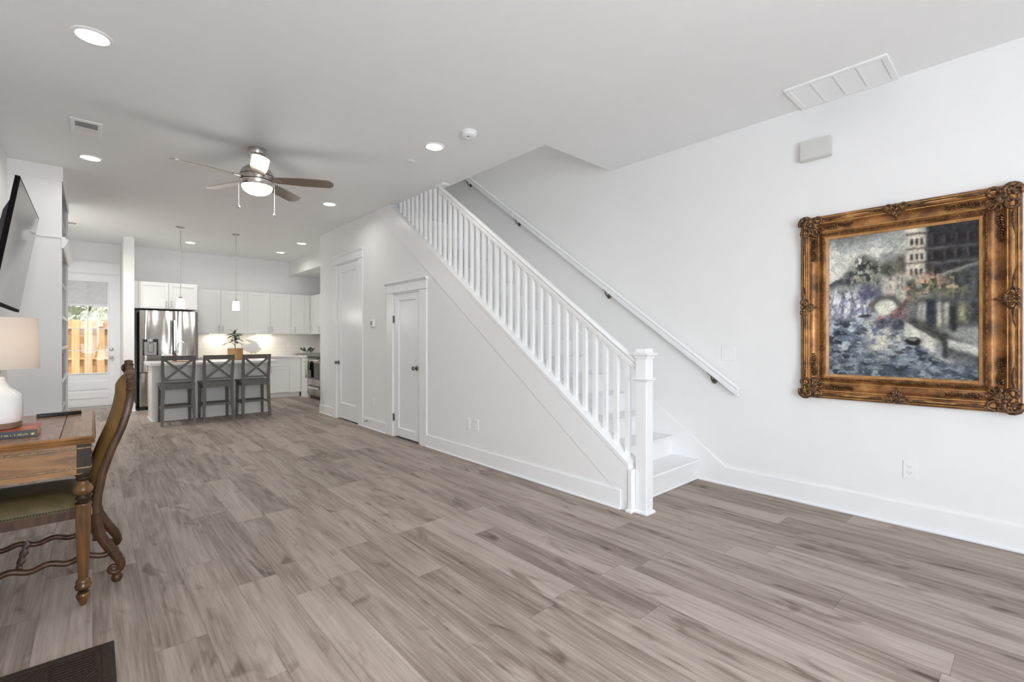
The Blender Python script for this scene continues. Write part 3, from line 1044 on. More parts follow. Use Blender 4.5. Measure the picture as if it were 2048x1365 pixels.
for k in range(5):
    ang = math.radians(42 + 72 * k)
    c_, s_ = math.cos(ang), math.sin(ang)
    pitch = math.radians(-12)
    bm = MB()
    rows = []
    NB = 22
    for i in range(NB + 1):
        u = i / NB
        r = 0.145 + 0.525 * u
        if u > 0.86:
            q = (u - 0.86) / 0.14
            hw = 0.068 * (1 - q ** 3) ** 0.5 if q < 1 else 0.004
            hw = max(hw, 0.016)
        else:
            hw = 0.050 + 0.018 * min(1, u / 0.45)
        skew = 0.010 * u
        row = []
        for w_ in (-1, -0.5, 0, 0.5, 1):
            v = w_ * hw + skew
            row.append((r, v, v * math.tan(pitch)))
        rows.append(row)
    top = [[(fx + r * c_ - v * s_, fy + r * s_ + v * c_, 2.742 + h + 0.003) for r, v, h in row] for row in rows]
    bot = [[(fx + r * c_ - v * s_, fy + r * s_ + v * c_, 2.742 + h - 0.003) for r, v, h in row] for row in rows]
    T = bm.grid(top); B = bm.grid(bot)
    def rim(lst): return [r[0] for r in lst] + lst[-1][1:] + [r[-1] for r in lst[::-1]][1:] + lst[0][::-1][1:-1]
    a1, b1 = rim(T), rim(B)
    for i in range(len(a1)):
        j = (i + 1) % len(a1)
        bm.bm.faces.new((a1[i], a1[j], b1[j], b1[i]))
    bl_ = obj('fan_blade', bm, M['blade'], t)
    br = MB()
    br.obox((fx + 0.12 * c_, fy + 0.12 * s_, 2.742), (fx + 0.20 * c_, fy + 0.20 * s_, 2.742), 0.045, 0.010, (-s_ * math.sin(pitch) * -1, c_ * math.sin(pitch) * -1, 1), 0.003)
    obj('blade_iron', br, M['nickel'], bl_)
for px, py, L in ((-0.150, 0.012, 0.235), (0.135, -0.055, 0.275)):
    a = MB()
    a.lathe([(0.0022, 0), (0.0022, -L)], (fx + px, fy + py, 2.705), 6)
    for k in range(int(L / 0.012)):
        a.ball((fx + px, fy + py, 2.70 - k * 0.012), 0.0034, seg=6)
    ch = obj('pull_chain', a, M['chrome'], t, True)
    obj('chain_ball', MB().ball((fx + px, fy + py, 2.705 - L - 0.008), 0.014, seg=14), M['chrome'], ch, True)

# wall plates
def outlet(c, axis, label, w=0.07, h=0.115, kind='outlet'):
    """axis 'x-': on a wall facing -x ; 'y-': facing -y"""
    nm = {'outlet': 'power_outlet', 'switch': 'light_switch'}[kind]
    t = thing(nm, label, kind, c, 'wall outlets and switches')
    x, y, z = c
    def bx(a, u0, u1, z0, z1, d0, d1, bev=0.0):
        if axis == 'x-':
            a.box(x - d1, x - d0, y + u0, y + u1, z + z0, z + z1, bev)
        else:
            a.box(x + u0, x + u1, y - d1, y - d0, z + z0, z + z1, bev)
        return a
    obj('cover_plate', bx(MB(), -w / 2, w / 2, -h / 2, h / 2, 0, 0.006, 0.002), M['plastic'], t)
    if kind == 'outlet':
        for dz in (0.020, -0.020):
            o_ = obj('socket', bx(MB(), -0.016, 0.016, dz - 0.014, dz + 0.014, 0.005, 0.008, 0.0015), M['plastic'], t)
            s_ = MB()
            bx(s_, -0.008, -0.0055, dz - 0.002, dz + 0.007, 0.0075, 0.0085)
            bx(s_, 0.0055, 0.008, dz - 0.002, dz + 0.006, 0.0075, 0.0085)
            bx(s_, -0.002, 0.002, dz - 0.010, dz - 0.006, 0.0075, 0.0085)
            obj('slots', s_, M['plastic_shade'], o_)
    else:
        n = max(1, round(w / 0.06))
        for k in range(n):
            u = (k - (n - 1) / 2) * 0.046
            obj('toggle', bx(MB(), u - 0.005, u + 0.005, -0.012, 0.012, 0.005, 0.013, 0.002), M['plastic'], t)
    return t
outlet((XR, 0.548, 0.383), 'x-', 'white power outlet low on the wall below the painting')
outlet((XR, 1.742, 1.128), 'x-', 'white double light switch above the handrail end', 0.115, 0.115, 'switch')
outlet((XS, 3.908, 0.38), 'x-', 'white power outlet on the wall below the stair, left of a close pair')
outlet((XS, 3.765, 0.385), 'x-', 'white power outlet on the wall below the stair, right of a close pair')
outlet((XS, 6.112, 0.383), 'x-', 'white power outlet between the tall door and the closet door')
outlet((XS, 7.80, 1.10), 'x-', 'white light switch left of the tall door', 0.115, 0.115, 'switch')
outlet((1.63, YB - 0.012, 1.13), 'y-', 'white power outlet on the backsplash beside the fridge')
outlet((3.35, YB - 0.012, 1.13), 'y-', 'white power outlet on the backsplash behind the leafy tray')
t = thing('thermostat', 'small white thermostat with dark display beside the closet door', 'thermostat', (XS, 6.10, 1.47))
obj('body', MB().box(XS - 0.025, XS, 6.035, 6.165, 1.425, 1.52, 0.006), M['plastic'], t)
obj('display', MB().box(XS - 0.0265, XS - 0.024, 6.085, 6.145, 1.445, 1.505, 0.001), M['plastic_shade'], t)
tag(obj('door_chime', MB().box(XR - 0.055, XR, 0.985, 1.185, 2.60, 2.745, 0.006, 2), M['boxgrey'], None), 'warm white door chime box high on the wall above the painting', 'door chime')
t = thing('door_stop', 'small metal door stop on the baseboard between the two doors', 'door stop', (XS - 0.016, 6.26, 0.105))
obj('rod', MB().lathe([(0.010, 0), (0.010, -0.006), (0.005, -0.008), (0.005, -0.06)], (XS - 0.016, 6.26, 0.105), 12, 'x'), M['bronze'], t, True)
obj('tip', MB().lathe([(0.008, -0.058), (0.009, -0.068), (0.006, -0.072)], (XS - 0.016, 6.26, 0.105), 12, 'x'), M['plastic'], t, True)
# unseen upstairs fixture, added to light the stairwell wall
t = thing('added_upstairs_light', 'unseen round flush ceiling light added upstairs above the stairwell', 'ceiling light', (3.0, 4.0, TOP))
obj('pan', MB().lathe([(0.17, 0), (0.17, -0.02), (0.16, -0.025)], (3.0, 4.0, TOP), 28), M['nickel'], t, True)
obj('glass', MB().lathe([(0.155, -0.024), (0.14, -0.06), (0.09, -0.085), (0.01, -0.095)], (3.0, 4.0, TOP), 28), M['bowl_glow'], t, True)
add_light('added_upstairs_lamp', 'POINT', (3.0, 4.0, TOP - 0.25), 16, LAMP, (0, 0, 0), t, shadow_soft_size=0.15)

# =================================================================== KITCHEN
def shaker(a, axis, pos, u0, u1, z0, z1, fr=0.058, th=0.019):
    """shaker door: axis 'y' faces -y at y=pos (u = x); axis 'x' faces -x at x=pos (u = y)"""
    def bx(ua, ub, za, zb, d0, d1, bev=0.0015):
        if axis == 'y': a.box(ua, ub, pos + d0, pos + d1, za, zb, bev)
        else: a.box(pos + d0, pos + d1, ua, ub, za, zb, bev)
    fr = min(fr, (u1 - u0) * 0.28, (z1 - z0) * 0.3)
    bx(u0, u0 + fr, z0, z1, 0, th); bx(u1 - fr, u1, z0, z1, 0, th)
    bx(u0 + fr, u1 - fr, z0, z0 + fr, 0, th); bx(u0 + fr, u1 - fr, z1 - fr, z1, 0, th)
    bx(u0 + fr - 0.002, u1 - fr + 0.002, z0 + fr - 0.002, z1 - fr + 0.002, 0.008, th - 0.001, 0)
    return a
def pull(axis, pos, u, z, L=0.13, vert=True):
    a = MB()
    d = pos - 0.028
    def P(du, dz, dep):
        return (u + du, dep, z + dz) if axis == 'y' else (dep, u + du, z + dz)
    e = L / 2
    if vert:
        a.tube([P(0, -e, d), P(0, e, d)], 0.0055, 8)
        for k in (-1, 1): a.tube([P(0, k * e * 0.75, d), P(0, k * e * 0.75, pos)], 0.0045, 8)
    else:
        a.tube([P(-e, 0, d), P(e, 0, d)], 0.0055, 8)
        for k in (-1, 1): a.tube([P(k * e * 0.75, 0, d), P(k * e * 0.75, 0, pos)], 0.0045, 8)
    return a
def cabinet(name, label, axis, pos, u0, u1, z0, z1, back, doors, drawers=(), fill=(), toe=False, group='white kitchen cabinets'):
    """doors: (u0,u1,z0,z1,handle_u,handle_z or None); drawers: (u0,u1,z0,z1)"""
    cx_ = ((u0 + u1) / 2, pos, z0) if axis == 'y' else (pos, (u0 + u1) / 2, z0)
    t = thing(name, label, 'cabinet', cx_, group)
    a = MB()
    zb = z0 + (0.10 if toe else 0)
    p = pos + 0.0195
    if axis == 'y': a.box(u0, u1, p, back, zb, z1)
    else: a.box(p, back, u0, u1, zb, z1)
    obj('body', a, M['cab'], t)
    if toe:
        a = MB()
        if axis == 'y': a.box(u0, u1, p + 0.055, back, z0, zb)
        else: a.box(p + 0.055, back, u0, u1, z0, zb)
        obj('toe_kick', a, M['cab'], t)
    for (a0, a1, b0, b1, hu, hz) in doors:
        d = obj('door', shaker(MB(), axis, pos, a0, a1, b0, b1), M['cab'], t)
        if hu is not None:
            obj('handle', pull(axis, pos, hu, hz), M['nickel'], d, True)
    for (a0, a1, b0, b1) in drawers:
        d = obj('drawer', shaker(MB(), axis, pos, a0, a1, b0, b1, 0.035), M['cab'], t)
        obj('handle', pull(axis, pos, (a0 + a1) / 2, (b0 + b1) / 2, 0.13, False), M['nickel'], d, True)
    for (a0, a1, b0, b1) in fill:
        a = MB()
        if axis == 'y': a.box(a0, a1, pos + 0.004, pos + 0.0195, b0, b1)
        else: a.box(pos + 0.004, pos + 0.0195, a0, a1, b0, b1)
        obj('filler', a, M['cab'], t)
    return t
ZU0, ZU1 = 1.372, 2.258
yu = 11.085
cabinet('wall_cabinet', 'wide white two-door wall cabinet directly above the fridge', 'y', 10.53, 0.545, 1.478, 1.805, 2.285, YB - 0.002,
        [(0.60, 1.030, 1.812, 2.275, 0.995, 1.89), (1.036, 1.47, 1.812, 2.275, 1.07, 1.89)], fill=[(0.545, 0.597, 1.805, 2.285)])
cabinet('wall_cabinet', 'white two-door wall cabinet right of the fridge, behind the potted plant', 'y', yu, 1.482, 2.415, ZU0, ZU1, YB - 0.002,
        [(1.56, 1.948, ZU0 + 0.004, ZU1 - 0.004, 1.915, 1.47), (1.954, 2.37, ZU0 + 0.004, ZU1 - 0.004, 1.985, 1.47)], fill=[(1.482, 1.557, ZU0, ZU1), (2.373, 2.415, ZU0, ZU1)])
cabinet('wall_cabinet', 'white two-door wall cabinet above the white sculpture', 'y', yu, 2.418, 3.318, ZU0, ZU1, YB - 0.002,
        [(2.45, 2.872, ZU0 + 0.004, ZU1 - 0.004, 2.84, 1.47), (2.878, 3.292, ZU0 + 0.004, ZU1 - 0.004, 2.91, 1.47)])
cabinet('wall_cabinet', 'narrow white single-door wall cabinet in the kitchen corner', 'y', yu, 3.32, 3.72, ZU0, ZU1, YB - 0.002,
        [(3.335, 3.60, ZU0 + 0.004, ZU1 - 0.004, 3.385, 1.47)], fill=[(3.603, 3.72, ZU0, ZU1)])
cabinet('wall_cabinet', 'white wall cabinet on the right kitchen wall beside the corner', 'x', 3.72, 10.43, 11.083, ZU0, ZU1, XR - 0.002,
        [(10.44, 10.70, ZU0 + 0.004, ZU1 - 0.004, 10.47, 1.47), (10.706, 11.0, ZU0 + 0.004, ZU1 - 0.004, 10.955, 1.47)], fill=[(11.003, 11.083, ZU0, ZU1)])
cabinet('wall_cabinet', 'white wall cabinet on the right kitchen wall above the range', 'x', 3.72, 9.62, 10.427, 1.75, ZU1, XR - 0.002,
        [(9.63, 10.02, 1.755, ZU1 - 0.004, 9.98, 1.83), (10.026, 10.42, 1.755, ZU1 - 0.004, 10.06, 1.83)])
ZC = 0.862
yb_ = 10.815
cabinet('base_cabinet', 'white base cabinet between the fridge and the sink run, mostly behind the island', 'y', yb_, 1.482, 2.30, 0, ZC, YB - 0.002,
        [(1.50, 1.888, 0.112, 0.69, 1.85, 0.62), (1.894, 2.285, 0.112, 0.69, 1.93, 0.62)], [(1.50, 1.888, 0.70, 0.852), (1.894, 2.285, 0.70, 0.852)], toe=True)
cabinet('base_cabinet', 'white two-door base cabinet right of the third bar stool', 'y', yb_, 2.302, 3.43, 0, ZC, YB - 0.002,
        [(2.42, 2.775, 0.112, 0.665, 2.74, 0.60), (2.781, 3.19, 0.112, 0.665, 2.82, 0.60)], [(2.42, 3.19, 0.675, 0.852)], fill=[(2.302, 2.417, 0.1, ZC), (3.193, 3.43, 0.1, ZC)], toe=True)
cabinet('base_cabinet', 'narrow white base cabinet between the corner and the range', 'x', 3.43, 10.40, 10.812, 0, ZC, XR - 0.002,
        [(10.41, 10.66, 0.112, 0.665, 10.445, 0.60)], [(10.41, 10.66, 0.675, 0.852)], fill=[(10.663, 10.812, 0.0, ZC), (10.40, 10.663, 0.0, 0.108)])
# counters
a = MB()
a.prism([(1.48, 10.79), (3.405, 10.79), (3.405, 10.395), (XR - 0.002, 10.395), (XR - 0.002, YB - 0.002), (1.48, YB - 0.002)], 'z', ZC, 0.90)
tag(obj('countertop', a, M['quartz'], None), 'white quartz countertop running along the back kitchen wall into the corner', 'countertop')
struct('wall_backsplash', MB().box(1.482, XR - 0.013, YB - 0.012, YB, 0.901, ZU0 - 0.001), M['tile'])
struct('wall_backsplash_right', MB().box(XR - 0.012, XR, 9.6, YB - 0.013, 0.901, ZU0 - 0.001), M['tile'])
for nm, x in (('behind the potted plant', 1.93), ('above the white sculpture', 2.80)):
    t = thing('undercabinet_light', 'slim lit strip light under the wall cabinet ' + nm, 'undercabinet light', (x, 11.30, ZU0), 'undercabinet lights')
    obj('housing', MB().box(x - 0.16, x + 0.16, 11.27, 11.33, ZU0 - 0.012, ZU0), M['plastic'], t)
    obj('lens', MB().box(x - 0.15, x + 0.15, 11.28, 11.32, ZU0 - 0.014, ZU0 - 0.012), M['strip_glow'], t)
    add_light('strip_light', 'AREA', (x, 11.30, ZU0 - 0.02), 1.8, (1.0, 0.86, 0.68), (0, 0, 0), t, shape='RECTANGLE', size=0.3, size_y=0.04)

# fridge
t = thing('refrigerator', 'stainless french-door refrigerator with ice dispenser', 'refrigerator', (1.035, 10.8, 0))
FX0, FX1, FY = 0.612, 1.470, 10.42
obj('body', MB().box(FX0 + 0.005, FX1 - 0.005, FY + 0.075, 11.25, 0.03, 1.755, 0.004), M['navy'], t)
obj('base_grille', MB().box(FX0 + 0.01, FX1 - 0.01, FY + 0.04, FY + 0.1, 0.0, 0.06), M['black'], t)
def fdoor(x0, x1, z0, z1):
    """gently bowed door front"""
    a = MB()
    n = 10
    rows = []
    for i in range(n + 1):
        u = i / n
        bow = 0.010 * (1 - (2 * u - 1) ** 2)
        e = 0.008 if i in (0, n) else 0
        rows.append([(x0 + (x1 - x0) * u, FY + 0.012 - bow + e, z0), (x0 + (x1 - x0) * u, FY + 0.012 - bow + e, z1)])
    R = a.grid(rows)
    back = [[a.bm.verts.new((r[0][0], FY + 0.07, r[0][2])), a.bm.verts.new((r[1][0], FY + 0.07, r[1][2]))] for r in rows]
    for i in range(n):
        a.bm.faces.new((back[i][0], back[i][1], back[i + 1][1], back[i + 1][0]))
        a.bm.faces.new((R[i][0], R[i + 1][0], back[i + 1][0], back[i][0]))
        a.bm.faces.new((R[i][1], back[i][1], back[i + 1][1], R[i + 1][1]))
    a.bm.faces.new((R[0][0], back[0][0], back[0][1], R[0][1]))
    a.bm.faces.new((R[n][0], R[n][1], back[n][1], back[n][0]))
    return a
XM = 1.088
dl = obj('door', fdoor(FX0, XM - 0.004, 0.672, 1.765), M['steel'], t, True)
dr = obj('door', fdoor(XM + 0.004, FX1, 0.672, 1.765), M['steel'], t, True)
dz1 = obj('freezer_drawer', fdoor(FX0, FX1, 0.07, 0.658), M['steel'], t, True)
for d, s_ in ((dl, -1), (dr, 1)):
    xa = XM + s_ * 0.006
    xb = XM + s_ * 0.045
    obj('pocket_handle', MB().box(min(xa, xb), max(xa, xb), FY - 0.004, FY + 0.02, 0.78, 1.60, 0.004), M['steel'], d)
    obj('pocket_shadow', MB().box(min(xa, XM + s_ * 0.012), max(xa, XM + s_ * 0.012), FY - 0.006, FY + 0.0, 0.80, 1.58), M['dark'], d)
hb = MB().tube([(FX0 + 0.12, FY + 0.0, 0.595), (FX0 + 0.12, FY - 0.045, 0.595), (FX1 - 0.12, FY - 0.045, 0.595), (FX1 - 0.12, FY + 0.0, 0.595)], 0.012, 10)
obj('handle', hb, M['chrome'], dz1, True)
dp = obj('ice_dispenser', MB().box(0.652, 0.872, FY - 0.004, FY + 0.02, 0.968, 1.255, 0.004), M['oven_glass'], dl)
obj('recess', MB().box(0.675, 0.85, FY - 0.0055, FY + 0.0, 0.975, 1.205, 0.002), M['plastic_shade'], dp)
obj('spout', MB().lathe([(0.048, 1.255), (0.046, 1.215), (0.03, 1.195), (0.01, 1.19)], (0.760, FY - 0.004, 0), 20, 'z', 1, 0.5), M['chrome'], dp, True)
obj('paddle', MB().box(0.728, 0.800, FY - 0.016, FY - 0.004, 1.03, 1.175, 0.004), M['bronze'], dp)
obj('badge', MB().box(1.395, 1.425, FY + 0.002, FY + 0.006, 1.715, 1.724), M['plastic'], dr)

# range
t = thing('kitchen_range', 'stainless kitchen range with black oven window and storage drawer', 'range', (3.73, 10.0, 0))
RX0, RY0, RY1 = 3.425, 9.632, 10.39
obj('body', MB().box(RX0 + 0.04, XR - 0.02, RY0, RY1, 0.05, 0.885), M['navy'], t)
obj('cooktop', MB().box(RX0 + 0.005, XR - 0.02, RY0, RY1, 0.885, 0.905, 0.004), M['oven_glass'], t)
cp = obj('control_panel', MB().box(RX0 + 0.005, RX0 + 0.05, RY0 + 0.003, RY1 - 0.003, 0.862, 0.885, 0.004), M['oven_glass'], t)
od = obj('oven_door', MB().box(RX0, RX0 + 0.04, RY0 + 0.004, RY1 - 0.004, 0.285, 0.855, 0.005), M['steel'], t)
obj('oven_window', MB().box(RX0 - 0.003, RX0 + 0.004, RY0 + 0.06, RY1 - 0.06, 0.42, 0.765, 0.002), M['oven_glass'], od)
obj('handle', MB().tube([(RX0, RY0 + 0.06, 0.815), (RX0 - 0.05, RY0 + 0.06, 0.815), (RX0 - 0.05, RY1 - 0.06, 0.815), (RX0, RY1 - 0.06, 0.815)], 0.011, 10), M['chrome'], od, True)
wd = obj('drawer', MB().box(RX0 + 0.004, RX0 + 0.04, RY0 + 0.004, RY1 - 0.004, 0.075, 0.272, 0.005), M['steel'], t)
obj('handle', MB().box(RX0 - 0.022, RX0 + 0.006, RY0 + 0.05, RY1 - 0.05, 0.225, 0.25, 0.006), M['chrome'], wd)
obj('kick_plate', MB().box(RX0 + 0.06, RX0 + 0.10, RY0 + 0.01, RY1 - 0.01, 0, 0.07), M['black'], t)
# towel over the oven handle
a = MB()
rows = []
for j in range(13):
    y = 10.165 + 0.15 * j / 12
    wv = 0.006 * math.sin(j * 1.7)
    rows.append([(RX0 - 0.031 + wv * 0.3, y, 0.60), (RX0 - 0.034, y, 0.76), (RX0 - 0.0365, y, 0.810), (RX0 - 0.042, y, 0.826), (RX0 - 0.05, y, 0.8285), (RX0 - 0.058, y, 0.826), (RX0 - 0.064 + wv * 0.4, y, 0.810), (RX0 - 0.068 + wv, y, 0.66), (RX0 - 0.070 + wv * 1.4, y, 0.44)])
a.grid(rows)
tw = tag(obj('dish_towel', a, M['towel'], None, True), 'pale green dish towel hanging over the oven handle', 'towel')
md = tw.modifiers.new('thick', 'SOLIDIFY'); md.thickness = 0.003; md.offset = 0

# island
t = thing('kitchen_island', 'white kitchen island with quartz top behind three grey stools', 'kitchen island', (1.49, 9.2, 0))
IX0, IX1, IY0, IY1, IZ = 0.672, 2.30, 8.885, 9.50, 0.858
obj('body', MB().box(IX0, IX1, IY0, IY1, 0.0, IZ), M['island'], t)
for x0_, x1_ in ((IX0 - 0.006, IX0 + 0.03), (IX1 - 0.03, IX1 + 0.006)):
    obj('end_panel', MB().box(x0_, x1_, IY0 - 0.008, IY1 + 0.002, 0.0, IZ, 0.002), M['cab'], t)
obj('shoe_moulding', MB().box(IX0 - 0.018, IX1 + 0.018, IY0 - 0.02, IY0 - 0.006, 0, 0.018, 0.005).box(IX0 - 0.018, IX0 - 0.006, IY0 - 0.02, IY1 + 0.002, 0, 0.018, 0.005), M['trim'], t)
obj('countertop', MB().box(0.612, 2.345, 8.60, 9.56, IZ, 0.90, 0.004), M['quartz'], t)
obj('sink_basin', MB().box(1.0, 1.6, 9.17, 9.44, 0.8995, 0.9012), M['nickel'], t)
# faucet
t = thing('kitchen_faucet', 'chrome gooseneck kitchen faucet on the island', 'faucet', (1.13, 9.46, 0.90))
fx_, fy_ = 1.128, 9.28
t.location = (fx_, fy_, 0.90)
obj('base', MB().lathe([(0.026, 0), (0.026, 0.01), (0.018, 0.02), (0.016, 0.06)], (fx_, fy_, 0.90), 20), M['chrome'], t, True)
pth = [(fx_, fy_, 0.95), (fx_, fy_, 1.14)]
for k in range(1, 13):
    an = PI * k / 12
    pth.append((fx_ - 0.048 + 0.048 * math.cos(an), fy_ - 0.01 * math.sin(an), 1.14 + 0.075 * math.sin(an)))
pth.append((fx_ - 0.098, fy_, 1.10))
obj('spout', MB().tube(pth, 0.0115, 12), M['chrome'], t, True)
obj('spray_head', MB().lathe([(0.012, 1.11), (0.016, 1.09), (0.017, 1.03), (0.012, 1.02)], (fx_ - 0.099, fy_, 0), 16), M['chrome'], t, True)
obj('lever', MB().tube([(fx_ + 0.015, fy_, 0.945), (fx_ + 0.045, fy_, 0.955), (fx_ + 0.075, fy_ , 0.985)], [0.008, 0.007, 0.005], 10), M['chrome'], t, True)
# things on the island
t = thing('soap_bottle', 'dark red soap bottle with pump beside the faucet', 'bottle', (0.985, 9.22, 0.90))
obj('body', MB().lathe([(0.028, 0), (0.031, 0.01), (0.031, 0.08), (0.028, 0.098), (0.012, 0.112), (0.012, 0.122)], (0.985, 9.22, 0.90), 20), M['wine'], t, True)
obj('pump', MB().lathe([(0.014, 0.12), (0.014, 0.132), (0.005, 0.134), (0.005, 0.158), (0.010, 0.16), (0.010, 0.168)], (0.985, 9.22, 0.90), 14).tube([(0.985, 9.22, 1.063), (0.955, 9.215, 1.060)], 0.004, 8), M['black'], t, True)
tag(obj('napkin_box', MB().box(0.80, 0.93, 8.96, 9.05, 0.90, 1.02, 0.005), M['paper'], None), 'plain white box on the island behind the first stool', 'box')
tag(obj('cutting_board', MB().box(0.90, 1.20, 8.74, 8.93, 0.90, 0.915, 0.004), M['board'], None), 'thin reddish cutting board lying on the island behind the first stool', 'cutting board')

# potted plant
def leaf_bm(a, base, dirv, length, width, droop=0.3, up=(0, 0, 1)):
    d = Vector(dirv).normalized()
    side = d.cross(Vector(up))
    if side.length < 0.05:
        side = Vector((1, 0, 0))
    side.normalize()
    nrm = side.cross(d).normalized()
    rows = []
    n = 8
    for i in range(n + 1):
        u = i / n
        w = width * (math.sin(PI * min(1, u * 1.02 + 0.02)) ** 0.75) * (1 - 0.25 * u) + 0.0008
        c = Vector(base) + d * (length * u) - Vector((0, 0, 1)) * (droop * length * u * u)
        rows.append([c - side * w + nrm * w * 0.25, c - nrm * w * 0.05, c + side * w + nrm * w * 0.25])
    a.grid(rows)
def plant(name, label, c, leaves, m):
    pass
px, py = 1.815, 9.10
t = thing('potted_plant', 'green leafy plant in a round woven basket pot on the island', 'potted plant', (px, py, 0.90))
n = 40
a = MB()
prof = [(0.098, 0.902), (0.112, 0.906), (0.114, 0.98), (0.112, 1.10), (0.104, 1.10), (0.102, 1.06)]
a.lathe(prof, (px, py, 0), n)
obj('pot', a, M['basket'], t, True)
obj('soil', MB().lathe([(0.1, 1.066), (0.103, 1.078), (0.05, 1.085)], (px, py, 0), 24), M['soil'], t, True)
a = MB()
a.tube([(px, py, 1.08), (px - 0.005, py, 1.18), (px + 0.004, py - 0.01, 1.28), (px - 0.012, py, 1.36)], [0.007, 0.006, 0.005, 0.003], 8)
a.tube([(px - 0.004, py, 1.15), (px - 0.06, py - 0.02, 1.20), (px - 0.13, py - 0.03, 1.19), (px - 0.19, py - 0.03, 1.165)], [0.005, 0.004, 0.003, 0.002], 8)
a.tube([(px + 0.002, py, 1.24), (px + 0.04, py + 0.01, 1.31)], [0.004, 0.003], 8)
obj('stem', a, M['stem'], t, True)
rl = random.Random(3)
LV = []
for k in range(24):
    an = k * 2.4
    h = 1.20 + 0.16 * (k / 23)
    LV.append(((px - 0.005, py, h), (math.cos(an), math.sin(an), rl.uniform(-0.35, 0.75)), rl.uniform(0.11, 0.17), rl.uniform(0.027, 0.038), rl.uniform(0.05, 0.45)))
LV += [((px - 0.01, py, 1.35), (0.45, 0, 1.0), 0.12, 0.020, 0.05), ((px - 0.01, py, 1.35), (-0.7, 0, 0.75), 0.12, 0.022, 0.1), ((px - 0.01, py, 1.34), (0.05, -0.3, 1), 0.09, 0.02, 0.05)]
LV += [((px - 0.10, py - 0.03, 1.195), (-0.8, -0.2, -0.25), 0.11, 0.026, 0.2), ((px - 0.07, py - 0.02, 1.20), (-0.5, -0.6, 0.3), 0.10, 0.026, 0.3), ((px - 0.19, py - 0.03, 1.165), (-1, 0, -0.2), 0.05, 0.008, 0.1)]
for i, (b_, d_, L_, w_, dr_) in enumerate(LV):
    a = MB()
    leaf_bm(a, b_, d_, L_, w_, dr_)
    obj('leaf', a, M['leaf'] if i % 5 else M['leaf_pale'], t, True, angle=180)

# white sculpture on the back counter
sx, sy, sz = 2.53, 11.18, 0.90
t = thing('ceramic_sculpture', 'matte white curved ceramic sculpture with upswept fins on the back counter', 'sculpture', (sx, sy, sz))
a = MB()
n = 20
rows = []
for i in range(n + 1):
    u = i / n
    x = sx - 0.20 + 0.40 * u
    hh = 0.014 + 0.105 * math.sin(PI * min(1, u ** 0.8)) ** 0.8 * (0.55 + 0.6 * u)
    if u > 0.9: hh *= max(0.12, (1 - u) / 0.1) ** 0.5
    dd = hh * 0.62
    zc_ = sz + 0.150 + 0.05 * (1 - u) ** 2
    rows.append([(x, sy + dd * math.cos(2 * PI * k / 18), zc_ + hh * math.sin(2 * PI * k / 18)) for k in range(18)])
R = a.grid(rows, close=True); a.bm.faces.new(R[0]); a.bm.faces.new(R[-1])
obj('body', a, M['matte_ceramic'], t, True)
def fin(pts, rad):
    return MB().tube(pts, rad, 12, 0.45, up=(0, 1, 0))
obj('upper_fin', fin([(sx + 0.10, sy, sz + 0.20), (sx + 0.06, sy, sz + 0.27), (sx - 0.02, sy, sz + 0.31), (sx - 0.11, sy, sz + 0.345)], [0.06, 0.055, 0.03, 0.004]), M['matte_ceramic'], t, True)
obj('tail_fin', fin([(sx - 0.10, sy, sz + 0.19), (sx - 0.15, sy, sz + 0.22), (sx - 0.19, sy, sz + 0.27)], [0.055, 0.045, 0.012]), M['matte_ceramic'], t, True)
a = MB().lathe([(0.035, 0.0), (0.035, 0.008), (0.006, 0.014), (0.006, 0.10)], (sx + 0.0, sy, sz), 16)
a.lathe([(0.035, 0.0), (0.035, 0.008), (0.006, 0.014), (0.006, 0.09)], (sx + 0.09, sy, sz), 16)
obj('stand', a, M['nickel'], t, True)

# tray with greenery
tx, ty = 3.62, 10.98
t = thing('greenery_tray', 'shallow grey stone tray of leafy stems on the corner counter', 'tray', (tx, ty, 0.90))
a = MB()
a.box(tx - 0.27, tx + 0.27, ty - 0.09, ty + 0.09, 0.90, 0.945, 0.006)
obj('tray', a, M['stone'], t)
rl = random.Random(5)
for k in range(26):
    a = MB()
    bx_ = tx - 0.12 + 0.30 * rl.random()
    an = rl.uniform(0, 2 * PI)
    leaf_bm(a, (bx_, ty + rl.uniform(-0.05, 0.05), 0.945 + rl.uniform(0, 0.05)), (math.cos(an), 0.4 * math.sin(an), rl.uniform(0.3, 1.5)), rl.uniform(0.09, 0.16), rl.uniform(0.018, 0.028), 0.3)
    obj('leaf', a, M['leaf'] if k % 3 else M['leaf_pale'], t, True, angle=180)
for k, x in enumerate((tx - 0.13, tx + 0.02)):
    obj('candle', MB().lathe([(0.024, 0), (0.024, 0.05), (0.018, 0.052)], (x, ty - 0.04, 0.945), 18), M['paper'], t, True)

